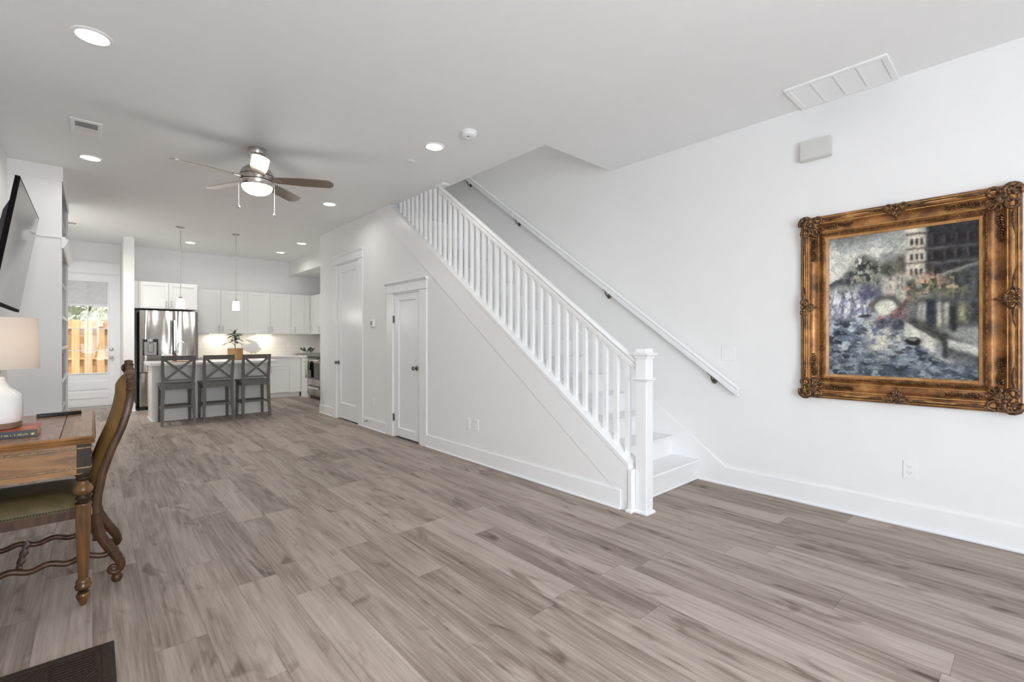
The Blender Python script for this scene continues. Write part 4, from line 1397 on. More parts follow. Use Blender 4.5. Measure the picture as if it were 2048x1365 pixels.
# bar stools
def stool(x, y, label):
    t = thing('bar_stool', label, 'bar stool', (x, y, 0), 'grey x-back bar stools at the island')
    m = M['grey_wood']
    hw = 0.185
    for s_ in (-1, 1):     # rear legs run up into the back posts (nearest the camera)
        a = MB()
        rows = []
        for z, dy, w_ in ((0, -0.055, 0.017), (0.25, -0.022, 0.020), (0.55, -0.002, 0.022), (0.66, 0.0, 0.022), (0.80, -0.012, 0.020), (0.93, -0.040, 0.018), (1.00, -0.062, 0.017)):
            xx = x + s_ * (hw + (0.012 if z < 0.1 else 0.004 if z < 0.4 else -0.004 if 0.5 < z < 0.75 else 0.004))
            yy = y + dy
            rows.append([(xx - w_, yy - w_, z), (xx + w_, yy - w_, z), (xx + w_, yy + w_, z), (xx - w_, yy + w_, z)])
        R = a.grid(rows, close=True); a.bm.faces.new(R[0][::-1]); a.bm.faces.new(R[-1])
        obj('leg', a, m, t)
    for s_ in (-1, 1):
        a = MB()
        rows = []
        for z, dy, w_ in ((0, 0.40, 0.016), (0.563, 0.385, 0.022)):
            xx = x + s_ * (hw + 0.008 - (0.008 if z else 0)); yy = y + dy
            rows.append([(xx - w_, yy - w_, z), (xx + w_, yy - w_, z), (xx + w_, yy + w_, z), (xx - w_, yy + w_, z)])
        R = a.grid(rows, close=True); a.bm.faces.new(R[0][::-1]); a.bm.faces.new(R[-1])
        obj('leg', a, m, t)
    a = MB()
    sr = []
    for i in range(9):      # dished seat
        u = -1 + i / 4
        sr.append([(x + u * 0.215, y + v, 0.592 - 0.008 * (1 - u * u) * math.sin(PI * k / 6)) for k, v in enumerate(np.linspace(0.015, 0.44, 7))])
    T = a.grid(sr)
    B = a.grid([[(p[0], p[1], 0.564) for p in r] for r in sr])
    def rim(l): return [r[0] for r in l] + l[-1][1:] + [r[-1] for r in l[::-1]][1:] + l[0][::-1][1:-1]
    p, q = rim(T), rim(B)
    for i in range(len(p)):
        j = (i + 1) % len(p)
        a.bm.faces.new((p[i], p[j], q[j], q[i]))
    obj('seat', a, m, t)
    a = MB()
    a.box(x - hw + 0.02, x + hw - 0.02, y - 0.014, y + 0.012, 0.515, 0.585).box(x - hw + 0.02, x + hw - 0.02, y + 0.372, y + 0.398, 0.505, 0.563)
    for s_ in (-1, 1):
        xx = x + s_ * hw
        a.box(xx - 0.012, xx + 0.012, y + 0.02, y + 0.37, 0.505, 0.563)
    obj('apron', a, m, t)
    a = MB()
    rows = []
    for i in range(9):
        u = -1 + i / 4
        yy = y - 0.050 - 0.018 * (1 - u * u)
        rows.append([(x + u * 0.208, yy - 0.012, 0.945), (x + u * 0.208, yy + 0.010, 0.945), (x + u * 0.208, yy - 0.004, 1.012), (x + u * 0.208, yy - 0.024, 1.012)])
    R = a.grid(rows, close=True); a.bm.faces.new(R[0]); a.bm.faces.new(R[-1])
    obj('top_rail', a, m, t)
    a = MB()
    a.obox((x - hw + 0.01, y - 0.004, 0.650), (x + hw - 0.01, y - 0.004, 0.650), 0.018, 0.026)
    obj('lower_rail', a, m, t)
    for s_ in (-1, 1):
        obj('cross_brace', MB().obox((x - s_ * (hw - 0.022), y - 0.006 - 0.004 * s_, 0.655), (x + s_ * (hw - 0.022), y - 0.052 - 0.004 * s_, 0.95), 0.032, 0.012, (0, 1, 0)), m, t)
    for s_ in (-1, 1):
        xx = x + s_ * (hw + 0.004)
        obj('side_stretcher', MB().obox((xx, y - 0.022, 0.235), (xx, y + 0.39, 0.235), 0.018, 0.028), m, t)
    obj('footrest', MB().box(x - hw, x + hw, y + 0.376, y + 0.400, 0.215, 0.262, 0.003), m, t)
    obj('rear_stretcher', MB().box(x - hw, x + hw, y - 0.035, y - 0.015, 0.245, 0.275, 0.003), m, t)
    return t
s0 = stool(0.942, 8.43, 'grey wooden cross-back bar stool nearest the fridge')
dup(s0, (1.452, 8.43, 0), 'middle grey wooden cross-back bar stool at the island')
dup(s0, (1.975, 8.43, 0), 'grey wooden cross-back bar stool at the right end of the island')

# =================================================================== LEFT SIDE: BOOKCASE, TELEVISION, DESK GROUP
BY0, BY1, BX = 6.67, 8.35, -0.237
t = thing('built_in_bookcase', 'tall white built-in bookcase with end panel, beyond the television', 'bookcase', (-0.43, 7.5, 0))
a = MB()
a.box(XL, BX, BY0, BY0 + 0.022, 0, H).box(XL, BX, BY1 - 0.022, BY1, 0, H)
obj('end_panel', MB().box(XL, BX, BY0, BY0 + 0.022, 0, H), M['cab'], t)
obj('end_panel', MB().box(XL, BX, BY1 - 0.022, BY1, 0, H), M['cab'], t)
obj('back_panel', MB().box(XL, XL + 0.015, BY0 + 0.022, BY1 - 0.022, 0, H), M['cab'], t)
obj('frieze_board', MB().box(XL, BX + 0.010, BY0 - 0.008, BY0, 2.875, H).box(BX, BX + 0.010, BY0, BY1, 2.875, H), M['cab'], t)
a = MB()
a.box(BX - 0.02, BX + 0.002, BY0 + 0.022, BY0 + 0.055, 0, 2.9).box(BX - 0.02, BX + 0.002, BY1 - 0.075, BY1 - 0.022, 0, 2.9)
obj('face_frame', a, M['cab'], t)
for z in (0.10, 0.46, 0.82, 1.17, 1.50, 1.90, 2.26, 2.62):
    obj('shelf', MB().box(XL + 0.015, BX - 0.02, BY0 + 0.022, BY1 - 0.022, z - 0.018, z + 0.002), M['cab'], t)
obj('mantel_moulding', MB().prism([(BX, 2.19), (BX + 0.015, 2.19), (BX + 0.045, 2.25), (BX + 0.05, 2.285), (BX + 0.03, 2.285), (BX + 0.03, 2.305), (BX, 2.305)], 'y', BY0 - 0.012, BY1).box(XL, BX + 0.004, BY0 - 0.012, BY0, 2.29, 2.312, 0.004), M['trim'], t)
for z in (1.50, 1.17, 0.82):
    obj('shelf_nosing', MB().box(BX - 0.022, BX + 0.004, BY0 + 0.022, BY1 - 0.022, z - 0.03, z + 0.004, 0.003), M['trim'], t)
yy = 7.06
for k, (hh, ww, mm, lab) in enumerate(((0.27, 0.045, 'bookred', 'crimson book standing nearest the near end panel of the bookcase'), (0.25, 0.04, 'bookbrown', 'brown book standing second from the near end panel of the bookcase'), (0.28, 0.05, 'bookred', 'taller crimson book in the middle of the bookcase row'), (0.23, 0.035, 'paper', 'white book in the bookcase row'), (0.26, 0.05, 'bookbrown', 'brown book farthest along the bookcase shelf'))):
    z0 = 0.8245
    t2 = thing('book', lab, 'book', (BX - 0.11, yy + ww / 2, z0), 'books on the built-in bookcase')
    a = MB()
    a.box(BX - 0.20, BX - 0.010, yy, yy + 0.003, z0, z0 + hh).box(BX - 0.20, BX - 0.010, yy + ww - 0.003, yy + ww, z0, z0 + hh).box(BX - 0.013, BX - 0.008, yy, yy + ww, z0, z0 + hh, 0.001)
    obj('cover', a, M[mm], t2)
    obj('pages', MB().box(BX - 0.195, BX - 0.013, yy + 0.003, yy + ww - 0.003, z0 + 0.003, z0 + hh - 0.004), M['pages'], t2)
    yy += ww + 0.002

# television on the left wall, tipped forward on its bracket
TVX, TVY, TVZ = -0.412, 5.13, 1.900
t = thing('television', 'large flat television with black bezel on a tilting mount, left wall', 'television', (TVX, TVY, TVZ))
hw_, hh_ = 0.722, 0.421
obj('panel_housing', MB().box(-0.024, 0.0, -hw_, hw_, -hh_, hh_, 0.002), M['bezel'], t, world=False)
sc_ = obj('screen', MB().box(0.0002, 0.0016, -hw_ + 0.016, hw_ - 0.016, -hh_ + 0.022, hh_ - 0.014), M['screen'], t, world=False)
obj('back_housing', MB().prism([(-0.020, -0.38), (-0.055, -0.34), (-0.065, -0.1), (-0.055, 0.20), (-0.020, 0.33)], 'y', -0.62, 0.62), M['black'], t, world=False)
obj('wall_mount', MB().box(-0.10, -0.05, -0.22, -0.17, -0.22, 0.22, 0.003).box(-0.10, -0.05, 0.17, 0.22, -0.22, 0.22, 0.003).box(-0.13, -0.09, -0.24, 0.24, -0.06, 0.06, 0.003), M['black'], t, world=False)
t.rotation_euler = (0, math.atan2(0.12, 0.816), 0)
for s_ in (-1, 1):
    pass
tvm = obj('wall_bracket', MB().box(XL, -0.585, TVY - 0.24, TVY + 0.24, TVZ - 0.12, TVZ + 0.12, 0.003).obox((-0.60, TVY - 0.05, TVZ), (-0.515, TVY + 0.1, TVZ), 0.03, 0.05).obox((-0.60, TVY + 0.2, TVZ), (-0.515, TVY + 0.1, TVZ), 0.03, 0.05), M['black'], None)
tvm.parent = t
tvm.matrix_parent_inverse = (Matrix.Translation((TVX, TVY, TVZ)) @ Matrix.Rotation(math.atan2(0.12, 0.816), 4, 'Y')).inverted()

# writing desk
DT = 0.80
t = thing('writing_desk', 'brown wooden writing desk with turned legs and rope moulding', 'desk', (-0.29, 3.45, 0))
X0, X1_, Yn, Yf = -0.605, 0.012, 2.938, 3.968
obj('desk_top', MB().box(X0, -0.113, Yn + 0.012, Yf - 0.012, DT - 0.026, DT, 0.002).box(-0.1105, X1_ - 0.012, Yn + 0.012, Yf - 0.012, DT - 0.026, DT, 0.002), M['oak_top'], t)
# moulded edge
prof = [(0.014, DT), (0.004, DT - 0.002), (0.0, DT - 0.008), (0.002, DT - 0.014), (0.010, DT - 0.020), (0.012, DT - 0.027), (0.004, DT - 0.030), (0.006, DT - 0.036), (0.022, DT - 0.040), (0.03, DT - 0.026)]
a = MB()
rows = []
for d, z in prof:
    rows.append([(X0, Yn + d, z), (X1_ - d, Yn + d, z), (X1_ - d, Yf - d, z), (X0, Yf - d, z)])
a.grid(rows)
obj('edge_moulding', a, M['oak'], t, True, angle=35)
AX1, AY0, AY1, AZ0 = -0.004, Yn + 0.016, Yf - 0.016, 0.622
a = MB()
a.box(X0, AX1 - 0.03, AY0 + 0.004, AY0 + 0.02, AZ0, DT - 0.03).box(X0, AX1 - 0.03, AY1 - 0.02, AY1 - 0.004, AZ0, DT - 0.03)
a.box(X0, X0 + 0.018, AY0 + 0.02, AY1 - 0.02, AZ0, DT - 0.03)
obj('apron', a, M['oak'], t)
dw = obj('drawer', MB().box(AX1 - 0.024, AX1 - 0.004, AY0 + 0.06, AY1 - 0.06, AZ0 + 0.02, DT - 0.045, 0.003), M['oak'], t)
obj('drawer_rail', MB().box(AX1 - 0.028, AX1 - 0.004, AY0 + 0.05, AY1 - 0.05, AZ0, AZ0 + 0.018).box(AX1 - 0.028, AX1 - 0.004, AY0 + 0.05, AY1 - 0.05, DT - 0.044, DT - 0.028), M['oak'], t)
def rope(p0, p1, r, m=0.010):
    p0, p1 = Vector(p0), Vector(p1)
    L = (p1 - p0).length
    n = int(L / 0.0025)
    return [p0 + (p1 - p0) * (i / n) for i in range(n + 1)], [r * (0.72 + 0.28 * abs(math.sin(PI * i * L / n / m))) for i in range(n + 1)]
a = MB()
for z in (DT - 0.056, AZ0 + 0.030):
    a.tube(*rope((X0, AY0 + 0.003, z), (AX1 - 0.002, AY0 + 0.003, z), 0.0048), 8)
    a.tube(*rope((AX1 - 0.002, AY0 + 0.003, z), (AX1 - 0.002, AY0 + 0.06, z), 0.0048), 8)
obj('rope_moulding', a, M['rope'], t, True, angle=180)
LEG = [(0.030, 0.624), (0.029, 0.612), (0.022, 0.608), (0.026, 0.602), (0.026, 0.594), (0.020, 0.588), (0.019, 0.578), (0.026, 0.568), (0.034, 0.556), (0.036, 0.543), (0.033, 0.532), (0.024, 0.524), (0.022, 0.517), (0.026, 0.511), (0.026, 0.504), (0.021, 0.498), (0.021, 0.488), (0.030, 0.482), (0.032, 0.475), (0.029, 0.468), (0.0285, 0.455),
       (0.0275, 0.38), (0.0245, 0.28), (0.0195, 0.16), (0.017, 0.128), (0.024, 0.122), (0.028, 0.112), (0.026, 0.104), (0.030, 0.098), (0.031, 0.090), (0.027, 0.080), (0.018, 0.074), (0.016, 0.066), (0.021, 0.060), (0.026, 0.052), (0.026, 0.045), (0.025, 0.040), (0.018, 0.022), (0.012, 0.008), (0.010, 0.0)]
for (lx, ly) in ((-0.033, 2.987), (-0.033, 3.919), (-0.565, 2.987), (-0.565, 3.919)):
    lg = obj('leg', MB().lathe([(r, z) for r, z in LEG], (lx, ly, 0), 28), M['oak_leg'], t, True, angle=50)
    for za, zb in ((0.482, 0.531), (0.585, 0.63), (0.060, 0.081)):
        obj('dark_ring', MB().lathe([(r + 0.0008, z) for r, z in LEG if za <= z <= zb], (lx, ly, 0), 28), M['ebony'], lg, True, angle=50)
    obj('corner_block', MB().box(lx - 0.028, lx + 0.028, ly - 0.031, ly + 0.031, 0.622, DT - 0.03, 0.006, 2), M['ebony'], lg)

# table lamp standing on a book
BKZ = DT + 0.032
t = thing('book', 'thick paperback with dark navy spine lying under the lamp on the desk', 'book', (-0.30, 3.21, DT))
a = MB()
bx0, bx1, by0, by1 = -0.46, -0.190, 3.095, 3.335
a.box(bx0, bx1, by0, by1, BKZ - 0.0025, BKZ).box(bx0, bx1, by0, by1, DT, DT + 0.0025)
obj('cover', a, M['cover'], t)
sp_ = obj('spine', MB().box(bx0, bx1, by0 - 0.002, by0 + 0.001, DT, BKZ, 0.0008), M['spine'], t)
obj('pages', MB().box(bx0 + 0.002, bx1 - 0.003, by0 + 0.001, by1 - 0.004, DT + 0.0025, BKZ - 0.0025), M['pages'], t)
a = MB()
rl = random.Random(11)
x = -0.345
while x < -0.222:        # small yellow spine lettering, too small to read
    w_ = rl.uniform(0.0028, 0.0046)
    if rl.random() > 0.16 and not -0.276 < x < -0.268:
        hgt = rl.choice((0.006, 0.006, 0.0085))
        a.box(x, x + w_ * 0.35, by0 - 0.0026, by0 - 0.0018, DT + 0.011, DT + 0.011 + hgt)
        zz = DT + 0.011 + rl.choice((0.0, 0.0025, 0.0048))
        a.box(x, x + w_, by0 - 0.0026, by0 - 0.0018, zz, zz + 0.0014)
        if rl.random() > 0.4:
            a.box(x + w_ * 0.68, x + w_, by0 - 0.0026, by0 - 0.0018, DT + 0.011, DT + 0.017)
    x += w_ + 0.0012
a.box(-0.211, -0.204, by0 - 0.0026, by0 - 0.0018, DT + 0.009, DT + 0.018, 0.0003).prism([(-0.206, DT + 0.014), (-0.198, DT + 0.020), (-0.203, DT + 0.010)], 'y', by0 - 0.0026, by0 - 0.0018)
obj('spine_lettering', a, M['yellow'], sp_)
obj('cover_patch', MB().lathe([(0.030, 0), (0.030, 0.0006)], (-0.232, 3.20, BKZ), 24), M['orange'], t)

lx, ly = -0.340, 3.245
t = thing('table_lamp', 'white glazed ceramic table lamp with lit linen drum shade on the desk', 'lamp', (lx, ly, BKZ))
obj('foot', MB().lathe([(0.085, 0), (0.089, 0.004), (0.089, 0.024), (0.084, 0.028)], (lx, ly, BKZ), 40), M['lampfoot'], t, True)
obj('body', MB().lathe([(0.083, 0.028), (0.089, 0.036), (0.092, 0.06), (0.0925, 0.11), (0.089, 0.145), (0.081, 0.163), (0.066, 0.176), (0.050, 0.190), (0.040, 0.208), (0.034, 0.228), (0.032, 0.238), (0.027, 0.242)], (lx, ly, BKZ), 40), M['ceramic'], t, True)
obj('neck', MB().lathe([(0.014, 0.240), (0.014, 0.256), (0.018, 0.258), (0.018, 0.31), (0.006, 0.32), (0.005, 0.50)], (lx, ly, BKZ), 18), M['nickel'], t, True)
a = MB()
n = 48
zb_, zt_ = 1.112, 1.352
prof = [(0.143, zt_), (0.150, zb_), (0.148, zb_), (0.141, zt_)]
a.grid([[(lx + r * math.cos(2 * PI * i / n), ly + r * math.sin(2 * PI * i / n), z) for i in range(n)] for r, z in prof], close=True)
obj('lamp_shade', a, M['lampshade'], t, True)
a = MB()
for k in range(3):
    an = 2 * PI * k / 3
    a.tube([(lx, ly, zt_ - 0.02), (lx + 0.142 * math.cos(an), ly + 0.142 * math.sin(an), zt_ - 0.006)], 0.002, 6)
obj('shade_spider', a, M['nickel'], t)
obj('bulb', MB().ball((lx, ly, 1.215), 0.03, (1, 1, 1.2), 14), emis('lamp_bulb', (1.0, 0.82, 0.62), 3.5), t, True)
add_light('lamp_light', 'POINT', (lx, ly, 1.25), 1.15, (1.0, 0.81, 0.66), (0, 0, 0), t, shadow_soft_size=0.045)

# remote control
t = thing('remote_control', 'slim black remote control lying on the desk', 'remote control', (-0.145, 3.85, DT))
a = MB()
rows = []
for x_, w_ in ((-0.095, 0.017), (-0.092, 0.021), (-0.05, 0.023), (0.05, 0.022), (0.092, 0.020), (0.095, 0.016)):
    rows.append([(x_, -w_, 0.004), (x_, -w_ + 0.005, 0.0), (x_, w_ - 0.005, 0.0), (x_, w_, 0.004), (x_, w_ - 0.002, 0.014), (x_, w_ - 0.006, 0.019), (x_, -w_ + 0.006, 0.019), (x_, -w_ + 0.002, 0.014)])
R_ = a.grid(rows, close=True)
a.bm.faces.new(R_[0]); a.bm.faces.new(R_[-1])
rb = obj('body', a, M['black'], t, world=False)
a = MB()
for i in range(7):
    for j in (-1, 0, 1):
        a.box(-0.07 + i * 0.02, -0.062 + i * 0.02, j * 0.012 - 0.003, j * 0.012 + 0.003, 0.0185, 0.0205)
obj('buttons', a, M['plastic_shade'], t, world=False)
t.rotation_euler = (0, 0, math.radians(12))

# carved chair with tall upholstered back
CY = 3.375
t = thing('side_chair', 'carved dark wood chair with tall gold upholstered back at the desk', 'chair', (0.0, CY, 0))
PX = [(0.36, 0.016), (0.42, 0.018), (0.50, 0.024), (0.575, 0.040), (0.68, 0.072), (0.787, 0.112), (0.867, 0.134), (0.94, 0.148), (1.0, 0.150), (1.07, 0.152), (1.14, 0.150)]
def xb(z):
    return float(np.interp(z, [p[0] for p in PX], [p[1] for p in PX]))
# outline of the back (half), from the seat to the crest: (half width, z)
OUT = [(0.212, 0.36), (0.212, 0.45), (0.216, 0.56), (0.222, 0.68), (0.227, 0.79), (0.227, 0.87), (0.222, 0.93), (0.213, 0.968), (0.200, 0.994), (0.186, 1.014), (0.170, 1.032), (0.153, 1.048), (0.135, 1.063), (0.116, 1.078), (0.097, 1.092), (0.077, 1.105), (0.057, 1.116), (0.037, 1.124), (0.017, 1.129), (0.0, 1.131)]
INN = [(0.168, 0.44), (0.168, 0.47), (0.174, 0.57), (0.180, 0.68), (0.186, 0.78), (0.187, 0.86), (0.183, 0.91), (0.172, 0.952), (0.158, 0.976), (0.146, 0.990), (0.134, 1.000), (0.118, 1.012), (0.102, 1.022), (0.088, 1.030), (0.072, 1.038), (0.056, 1.044), (0.042, 1.050), (0.028, 1.054), (0.013, 1.056), (0.0, 1.057)]
def full(l): return [(w, z) for w, z in l] + [(-w, z) for w, z in l[-2::-1]]
O, I = full(OUT), full(INN)
a = MB()
rows = []
for (ow, oz), (iw, iz) in zip(O, I):
    xo, xi = xb(oz), xb(iz)
    mid = ((ow + iw) / 2, (oz + iz) / 2)
    xm = xb(mid[1])
    oy = 0.93 * ow + 0.07 * iw; oz_ = 0.93 * oz + 0.07 * iz
    rows.append([(xo - 0.012, CY + ow, oz), (xo - 0.017, CY + oy, oz_), (xm - 0.018, CY + mid[0], mid[1]), (xi - 0.012, CY + iw, iz), (xi + 0.012, CY + iw, iz), (xm + 0.018, CY + mid[0], mid[1]), (xo + 0.017, CY + oy, oz_), (xo + 0.012, CY + ow, oz)])
R = a.grid(rows, close=True); a.bm.faces.new(R[0]); a.bm.faces.new(R[-1])
fr = obj('back_frame', a, M['dark_wood'], t, True, angle=35)
# carved reeds crossing the crest
for k in (8, 10, 12, 14, 16, 19):
    for s_ in ((-1, 1) if k < 19 else (1,)):
        w_, z_ = OUT[k]
        a = MB()
        a.ball((xb(z_), CY + s_ * w_ * 0.985, z_ - 0.004), 1.0, (0.021, 0.012 if k < 19 else 0.03, 0.010), 12, Matrix.Rotation(-s_ * 0.7 if k < 19 else 0, 3, 'X'))
        obj('crest_reed', a, M['dark_wood'], fr, True, angle=180)
obj('crest_boss', MB().ball((xb(1.1) - 0.022, CY, 1.092), 0.024, (0.5, 1, 0.9), 12), M['dark_wood'], fr, True)
# upholstered panel, domed to the front and flat behind
a = MB()
rows = []
for (iw, iz) in INN:
    row = []
    for k in range(13):
        u = -1 + k / 6
        edge = (1 - abs(u) ** 5)
        fz = min(1, (iz - 0.44) / 0.10) * min(1, max(0.0, (1.06 - iz) / 0.06))
        row.append((xb(iz) - 0.012 - 0.044 * edge * max(0.0, fz) ** 0.5, CY + u * (iw + 0.004), iz))
    rows.append(row)
a.grid(rows)
obj('back_cushion', a, M['gold_cloth'], t, True, angle=180)
a = MB()
a.grid([[(xb(iz) + 0.010, CY + u * (iw + 0.004), iz) for u in (-1, -0.5, 0, 0.5, 1)] for iw, iz in INN])
obj('back_cloth', a, M['gold_cloth'], t, True)
# seat
SX0, SX1, SY = -0.485, -0.005, 0.213
a = MB()
a.prism([(SX0, CY - SY - 0.01), (SX1, CY - SY + 0.006), (SX1, CY + SY - 0.006), (SX0, CY + SY + 0.01)], 'z', 0.362, 0.412)
obj('seat_rail', a, M['dark_wood'], t)
a = MB()
rows = []
for i in range(13):
    u = i / 12
    xx = SX0 - 0.004 + (SX1 - SX0 + 0.004) * u
    row = []
    for k in range(13):
        v = -1 + k / 6
        e = (1 - abs(v) ** 6) * (1 - abs(2 * u - 1) ** 6)
        row.append((xx, CY + v * (SY + 0.006), 0.430 + 0.062 * max(0, e) ** 0.6))
    rows.append(row)
T = a.grid(rows)
B = a.grid([[(p[0], p[1], 0.408) for p in r] for r in rows])
def rim2(l): return [r[0] for r in l] + l[-1][1:] + [r[-1] for r in l[::-1]][1:] + l[0][::-1][1:-1]
p, q = rim2(T), rim2(B)
for i in range(len(p)):
    j = (i + 1) % len(p)
    a.bm.faces.new((p[i], p[j], q[j], q[i]))
se = obj('seat_cushion', a, M['seat_cloth'], t, True, angle=70)
a = MB()
for i in range(46):
    xx = SX0 + 0.006 + i * (SX1 - SX0 - 0.01) / 45
    for s_ in (-1, 1):
        a.ball((xx, CY + s_ * (SY + 0.0065 + 0.0015), 0.417), 0.0042, seg=6)
for k in range(38):
    a.ball((SX0 - 0.006, CY - SY + k * 2 * SY / 37, 0.417), 0.0042, seg=6)
obj('nailheads', a, M['bronze'], se, True)
def scroll_leg(y, back):
    """S-shaped leg ending in a scroll and a bun foot"""
    s_ = 1 if back else -1
    x0 = 0.016 if back else -0.455
    a = MB()
    pts = [(0.0, 0.365), (0.0, 0.315), (0.010, 0.265), (0.030, 0.215), (0.054, 0.170), (0.078, 0.128), (0.092, 0.096), (0.096, 0.074), (0.090, 0.056)]
    a.tube([(x0 + s_ * px_, y, pz) for px_, pz in pts], [0.024, 0.023, 0.022, 0.0225, 0.023, 0.023, 0.020, 0.018, 0.015], 12, up=(0, 1, 0))
    # scroll curling forward
    sp2 = []
    for k in range(22):
        an = -0.5 + k * 0.33
        r = 0.030 - 0.0011 * k
        sp2.append((x0 + s_ * (0.067 + r * math.cos(an)), y, 0.070 + r * math.sin(-an)))
    a.tube(sp2, [0.014 - 0.00032 * k for k in range(22)], 10, up=(0, 1, 0))
    a.lathe([(0.010, 0.042), (0.020, 0.034), (0.024, 0.020), (0.020, 0.006), (0.014, 0.0)], (x0 + s_ * 0.078, y, 0), 18)
    return obj('leg', a, M['dark_wood'], t, True, angle=60)
for y_ in (CY - 0.205, CY + 0.205):
    scroll_leg(y_, True); scroll_leg(y_, False)
for y_ in (CY - 0.205, CY + 0.205):
    pts = []
    for k in range(49):
        u = k / 48
        xx = 0.070 - 0.555 * u
        pts.append((xx, y_, 0.158 + 0.009 * math.cos(2 * PI * (0.045 - xx + 0.06) / 0.131)))
    obj('side_stretcher', MB().tube(pts, 0.0145, 10), M['dark_wood'], t, True)
def twist(x, z, y0, y1):
    a = MB()
    n, m = 60, 14
    rows = []
    for i in range(n + 1):
        u = i / n
        r0 = 0.0135
        row = []
        for k in range(m):
            an = 2 * PI * k / m
            r = r0 * (1 + 0.30 * math.cos(2 * an + u * 22)) * (0.8 + 0.2 * math.sin(PI * u))
            row.append((x + r * math.cos(an), y0 + (y1 - y0) * u, z + r * math.sin(an)))
        rows.append(row)
    R = a.grid(rows, close=True); a.bm.faces.new(R[0]); a.bm.faces.new(R[-1])
    return obj('cross_stretcher', a, M['dark_wood'], t, True, angle=180)
twist(-0.258, 0.168, CY - 0.205, CY + 0.205)
twist(0.012, 0.235, CY - 0.20, CY + 0.20)

# doormat
t = thing('door_mat', 'dark brown ribbed door mat at the lower left', 'mat', (-0.27, 2.1, 0))
mx0, mx1, my0, my1 = -0.56, 0.066, 1.62, 2.538
obj('backing', MB().box(mx0, mx1, my0, my1, 0.0005, 0.007, 0.002), M['mat'], t)
a = MB()
for (x0_, x1_, y0_, y1_) in ((mx0 + 0.025, mx0 + 0.040, my0 + 0.025, my1 - 0.025), (mx1 - 0.040, mx1 - 0.025, my0 + 0.025, my1 - 0.025), (mx0 + 0.04, mx1 - 0.04, my0 + 0.025, my0 + 0.04), (mx0 + 0.04, mx1 - 0.04, my1 - 0.04, my1 - 0.025)):
    a.box(x0_, x1_, y0_, y1_, 0.006, 0.0105, 0.002)
cell = 0.17
ix0, ix1, iy0, iy1 = mx0 + 0.055, mx1 - 0.055, my0 + 0.055, my1 - 0.055
nxc, nyc = 4, 6
cw, ch_ = (ix1 - ix0) / nxc, (iy1 - iy0) / nyc
for i in range(nxc):
    for j in range(nyc):
        cx0, cy0 = ix0 + i * cw, iy0 + j * ch_
        diag = (i + j) % 2
        nr = 6
        for k in range(-nr, nr + 1):
            off = k / nr
            pts = []
            for q in np.linspace(0, 1, 2):
                pass
            # diagonal rib clipped to its cell
            if diag:
                a0, b0_ = max(0, off), max(0, -off)
                L_ = 1 - abs(off)
                if L_ < 0.12: continue
                p0 = (cx0 + a0 * cw, cy0 + b0_ * ch_); p1 = (cx0 + (a0 + L_) * cw, cy0 + (b0_ + L_) * ch_)
            else:
                if k < 0: continue
                yy_ = cy0 + (k + 0.5) / (nr + 1) * ch_
                p0 = (cx0 + 0.006, yy_); p1 = (cx0 + cw - 0.006, yy_)
            a.obox((p0[0], p0[1], 0.0085), (p1[0], p1[1], 0.0085), 0.0085, 0.005, bev=0.002)
obj('ribs', a, M['mat'], t)

# =================================================================== PAINTING
t = thing('framed_painting', 'large canal scene oil painting in an ornate carved gilt frame', 'painting', (XR, 0.612, 0.81))
PY0, PY1, PZ0, PZ1 = 0.040, 1.183, 0.815, 2.165       # outer size on the wall
prof = [(0.0, 0.0), (0.0, 0.028), (0.005, 0.038), (0.014, 0.041), (0.018, 0.037), (0.023, 0.041), (0.030, 0.055), (0.040, 0.062), (0.050, 0.060), (0.055, 0.052), (0.059, 0.055), (0.065, 0.053), (0.070, 0.042), (0.078, 0.032), (0.092, 0.025), (0.110, 0.022), (0.126, 0.026), (0.136, 0.034), (0.142, 0.044), (0.150, 0.046), (0.155, 0.040), (0.158, 0.034), (0.164, 0.032), (0.166, 0.028)]
def frame_rows(pr):
    rows = []
    for d, h in pr:
        rows.append([(XR - h, PY0 + d, PZ0 + d), (XR - h, PY1 - d, PZ0 + d), (XR - h, PY1 - d, PZ1 - d), (XR - h, PY0 + d, PZ1 - d)])
    return rows
a = MB()
# subdivide each side so the wear pattern has geometry to follow
def sub(row, n=24):
    o_ = []
    for i in range(4):
        p, q = Vector(row[i]), Vector(row[(i + 1) % 4])
        o_ += [p + (q - p) * (k / n) for k in range(n)]
    return o_
a.grid([sub(r) for r in frame_rows(prof)], close=True)
obj('frame_moulding', a, M['gilt'], t, True, angle=50)
for d_, h_, r_ in ((0.0155, 0.0405, 0.0022), (0.0345, 0.0595, 0.0028), (0.0595, 0.0555, 0.0022), (0.1180, 0.0240, 0.0018)):  # thin bright bars laid along the ridges as painted highlights
    a = MB()
    cs = [(PY0 + d_, PZ0 + d_), (PY1 - d_, PZ0 + d_), (PY1 - d_, PZ1 - d_), (PY0 + d_, PZ1 - d_)]
    for i in range(4):
        p, q = cs[i], cs[(i + 1) % 4]
        a.obox((XR - h_, *p), (XR - h_, *q), r_ * 2, r_ * 2, (1, 0, 0), r_ * 0.5)
    obj('highlight_line', a, M['gilt_highlight'], t)
a = MB()
a.grid([sub(r, 4) for r in frame_rows([(0.164, 0.031), (0.168, 0.030), (0.176, 0.023), (0.180, 0.021), (0.182, 0.015)])], close=True)
ln = obj('liner', a, wood('gold_liner', (0.30, 0.14, 0.045), (0.58, 0.32, 0.13), 0.35, (1, 1, 1), 12), t, True, angle=40)
a = MB()
d = 0.147
yA, yB, zA, zB = PY0 + d, PY1 - d, PZ0 + d, PZ1 - d
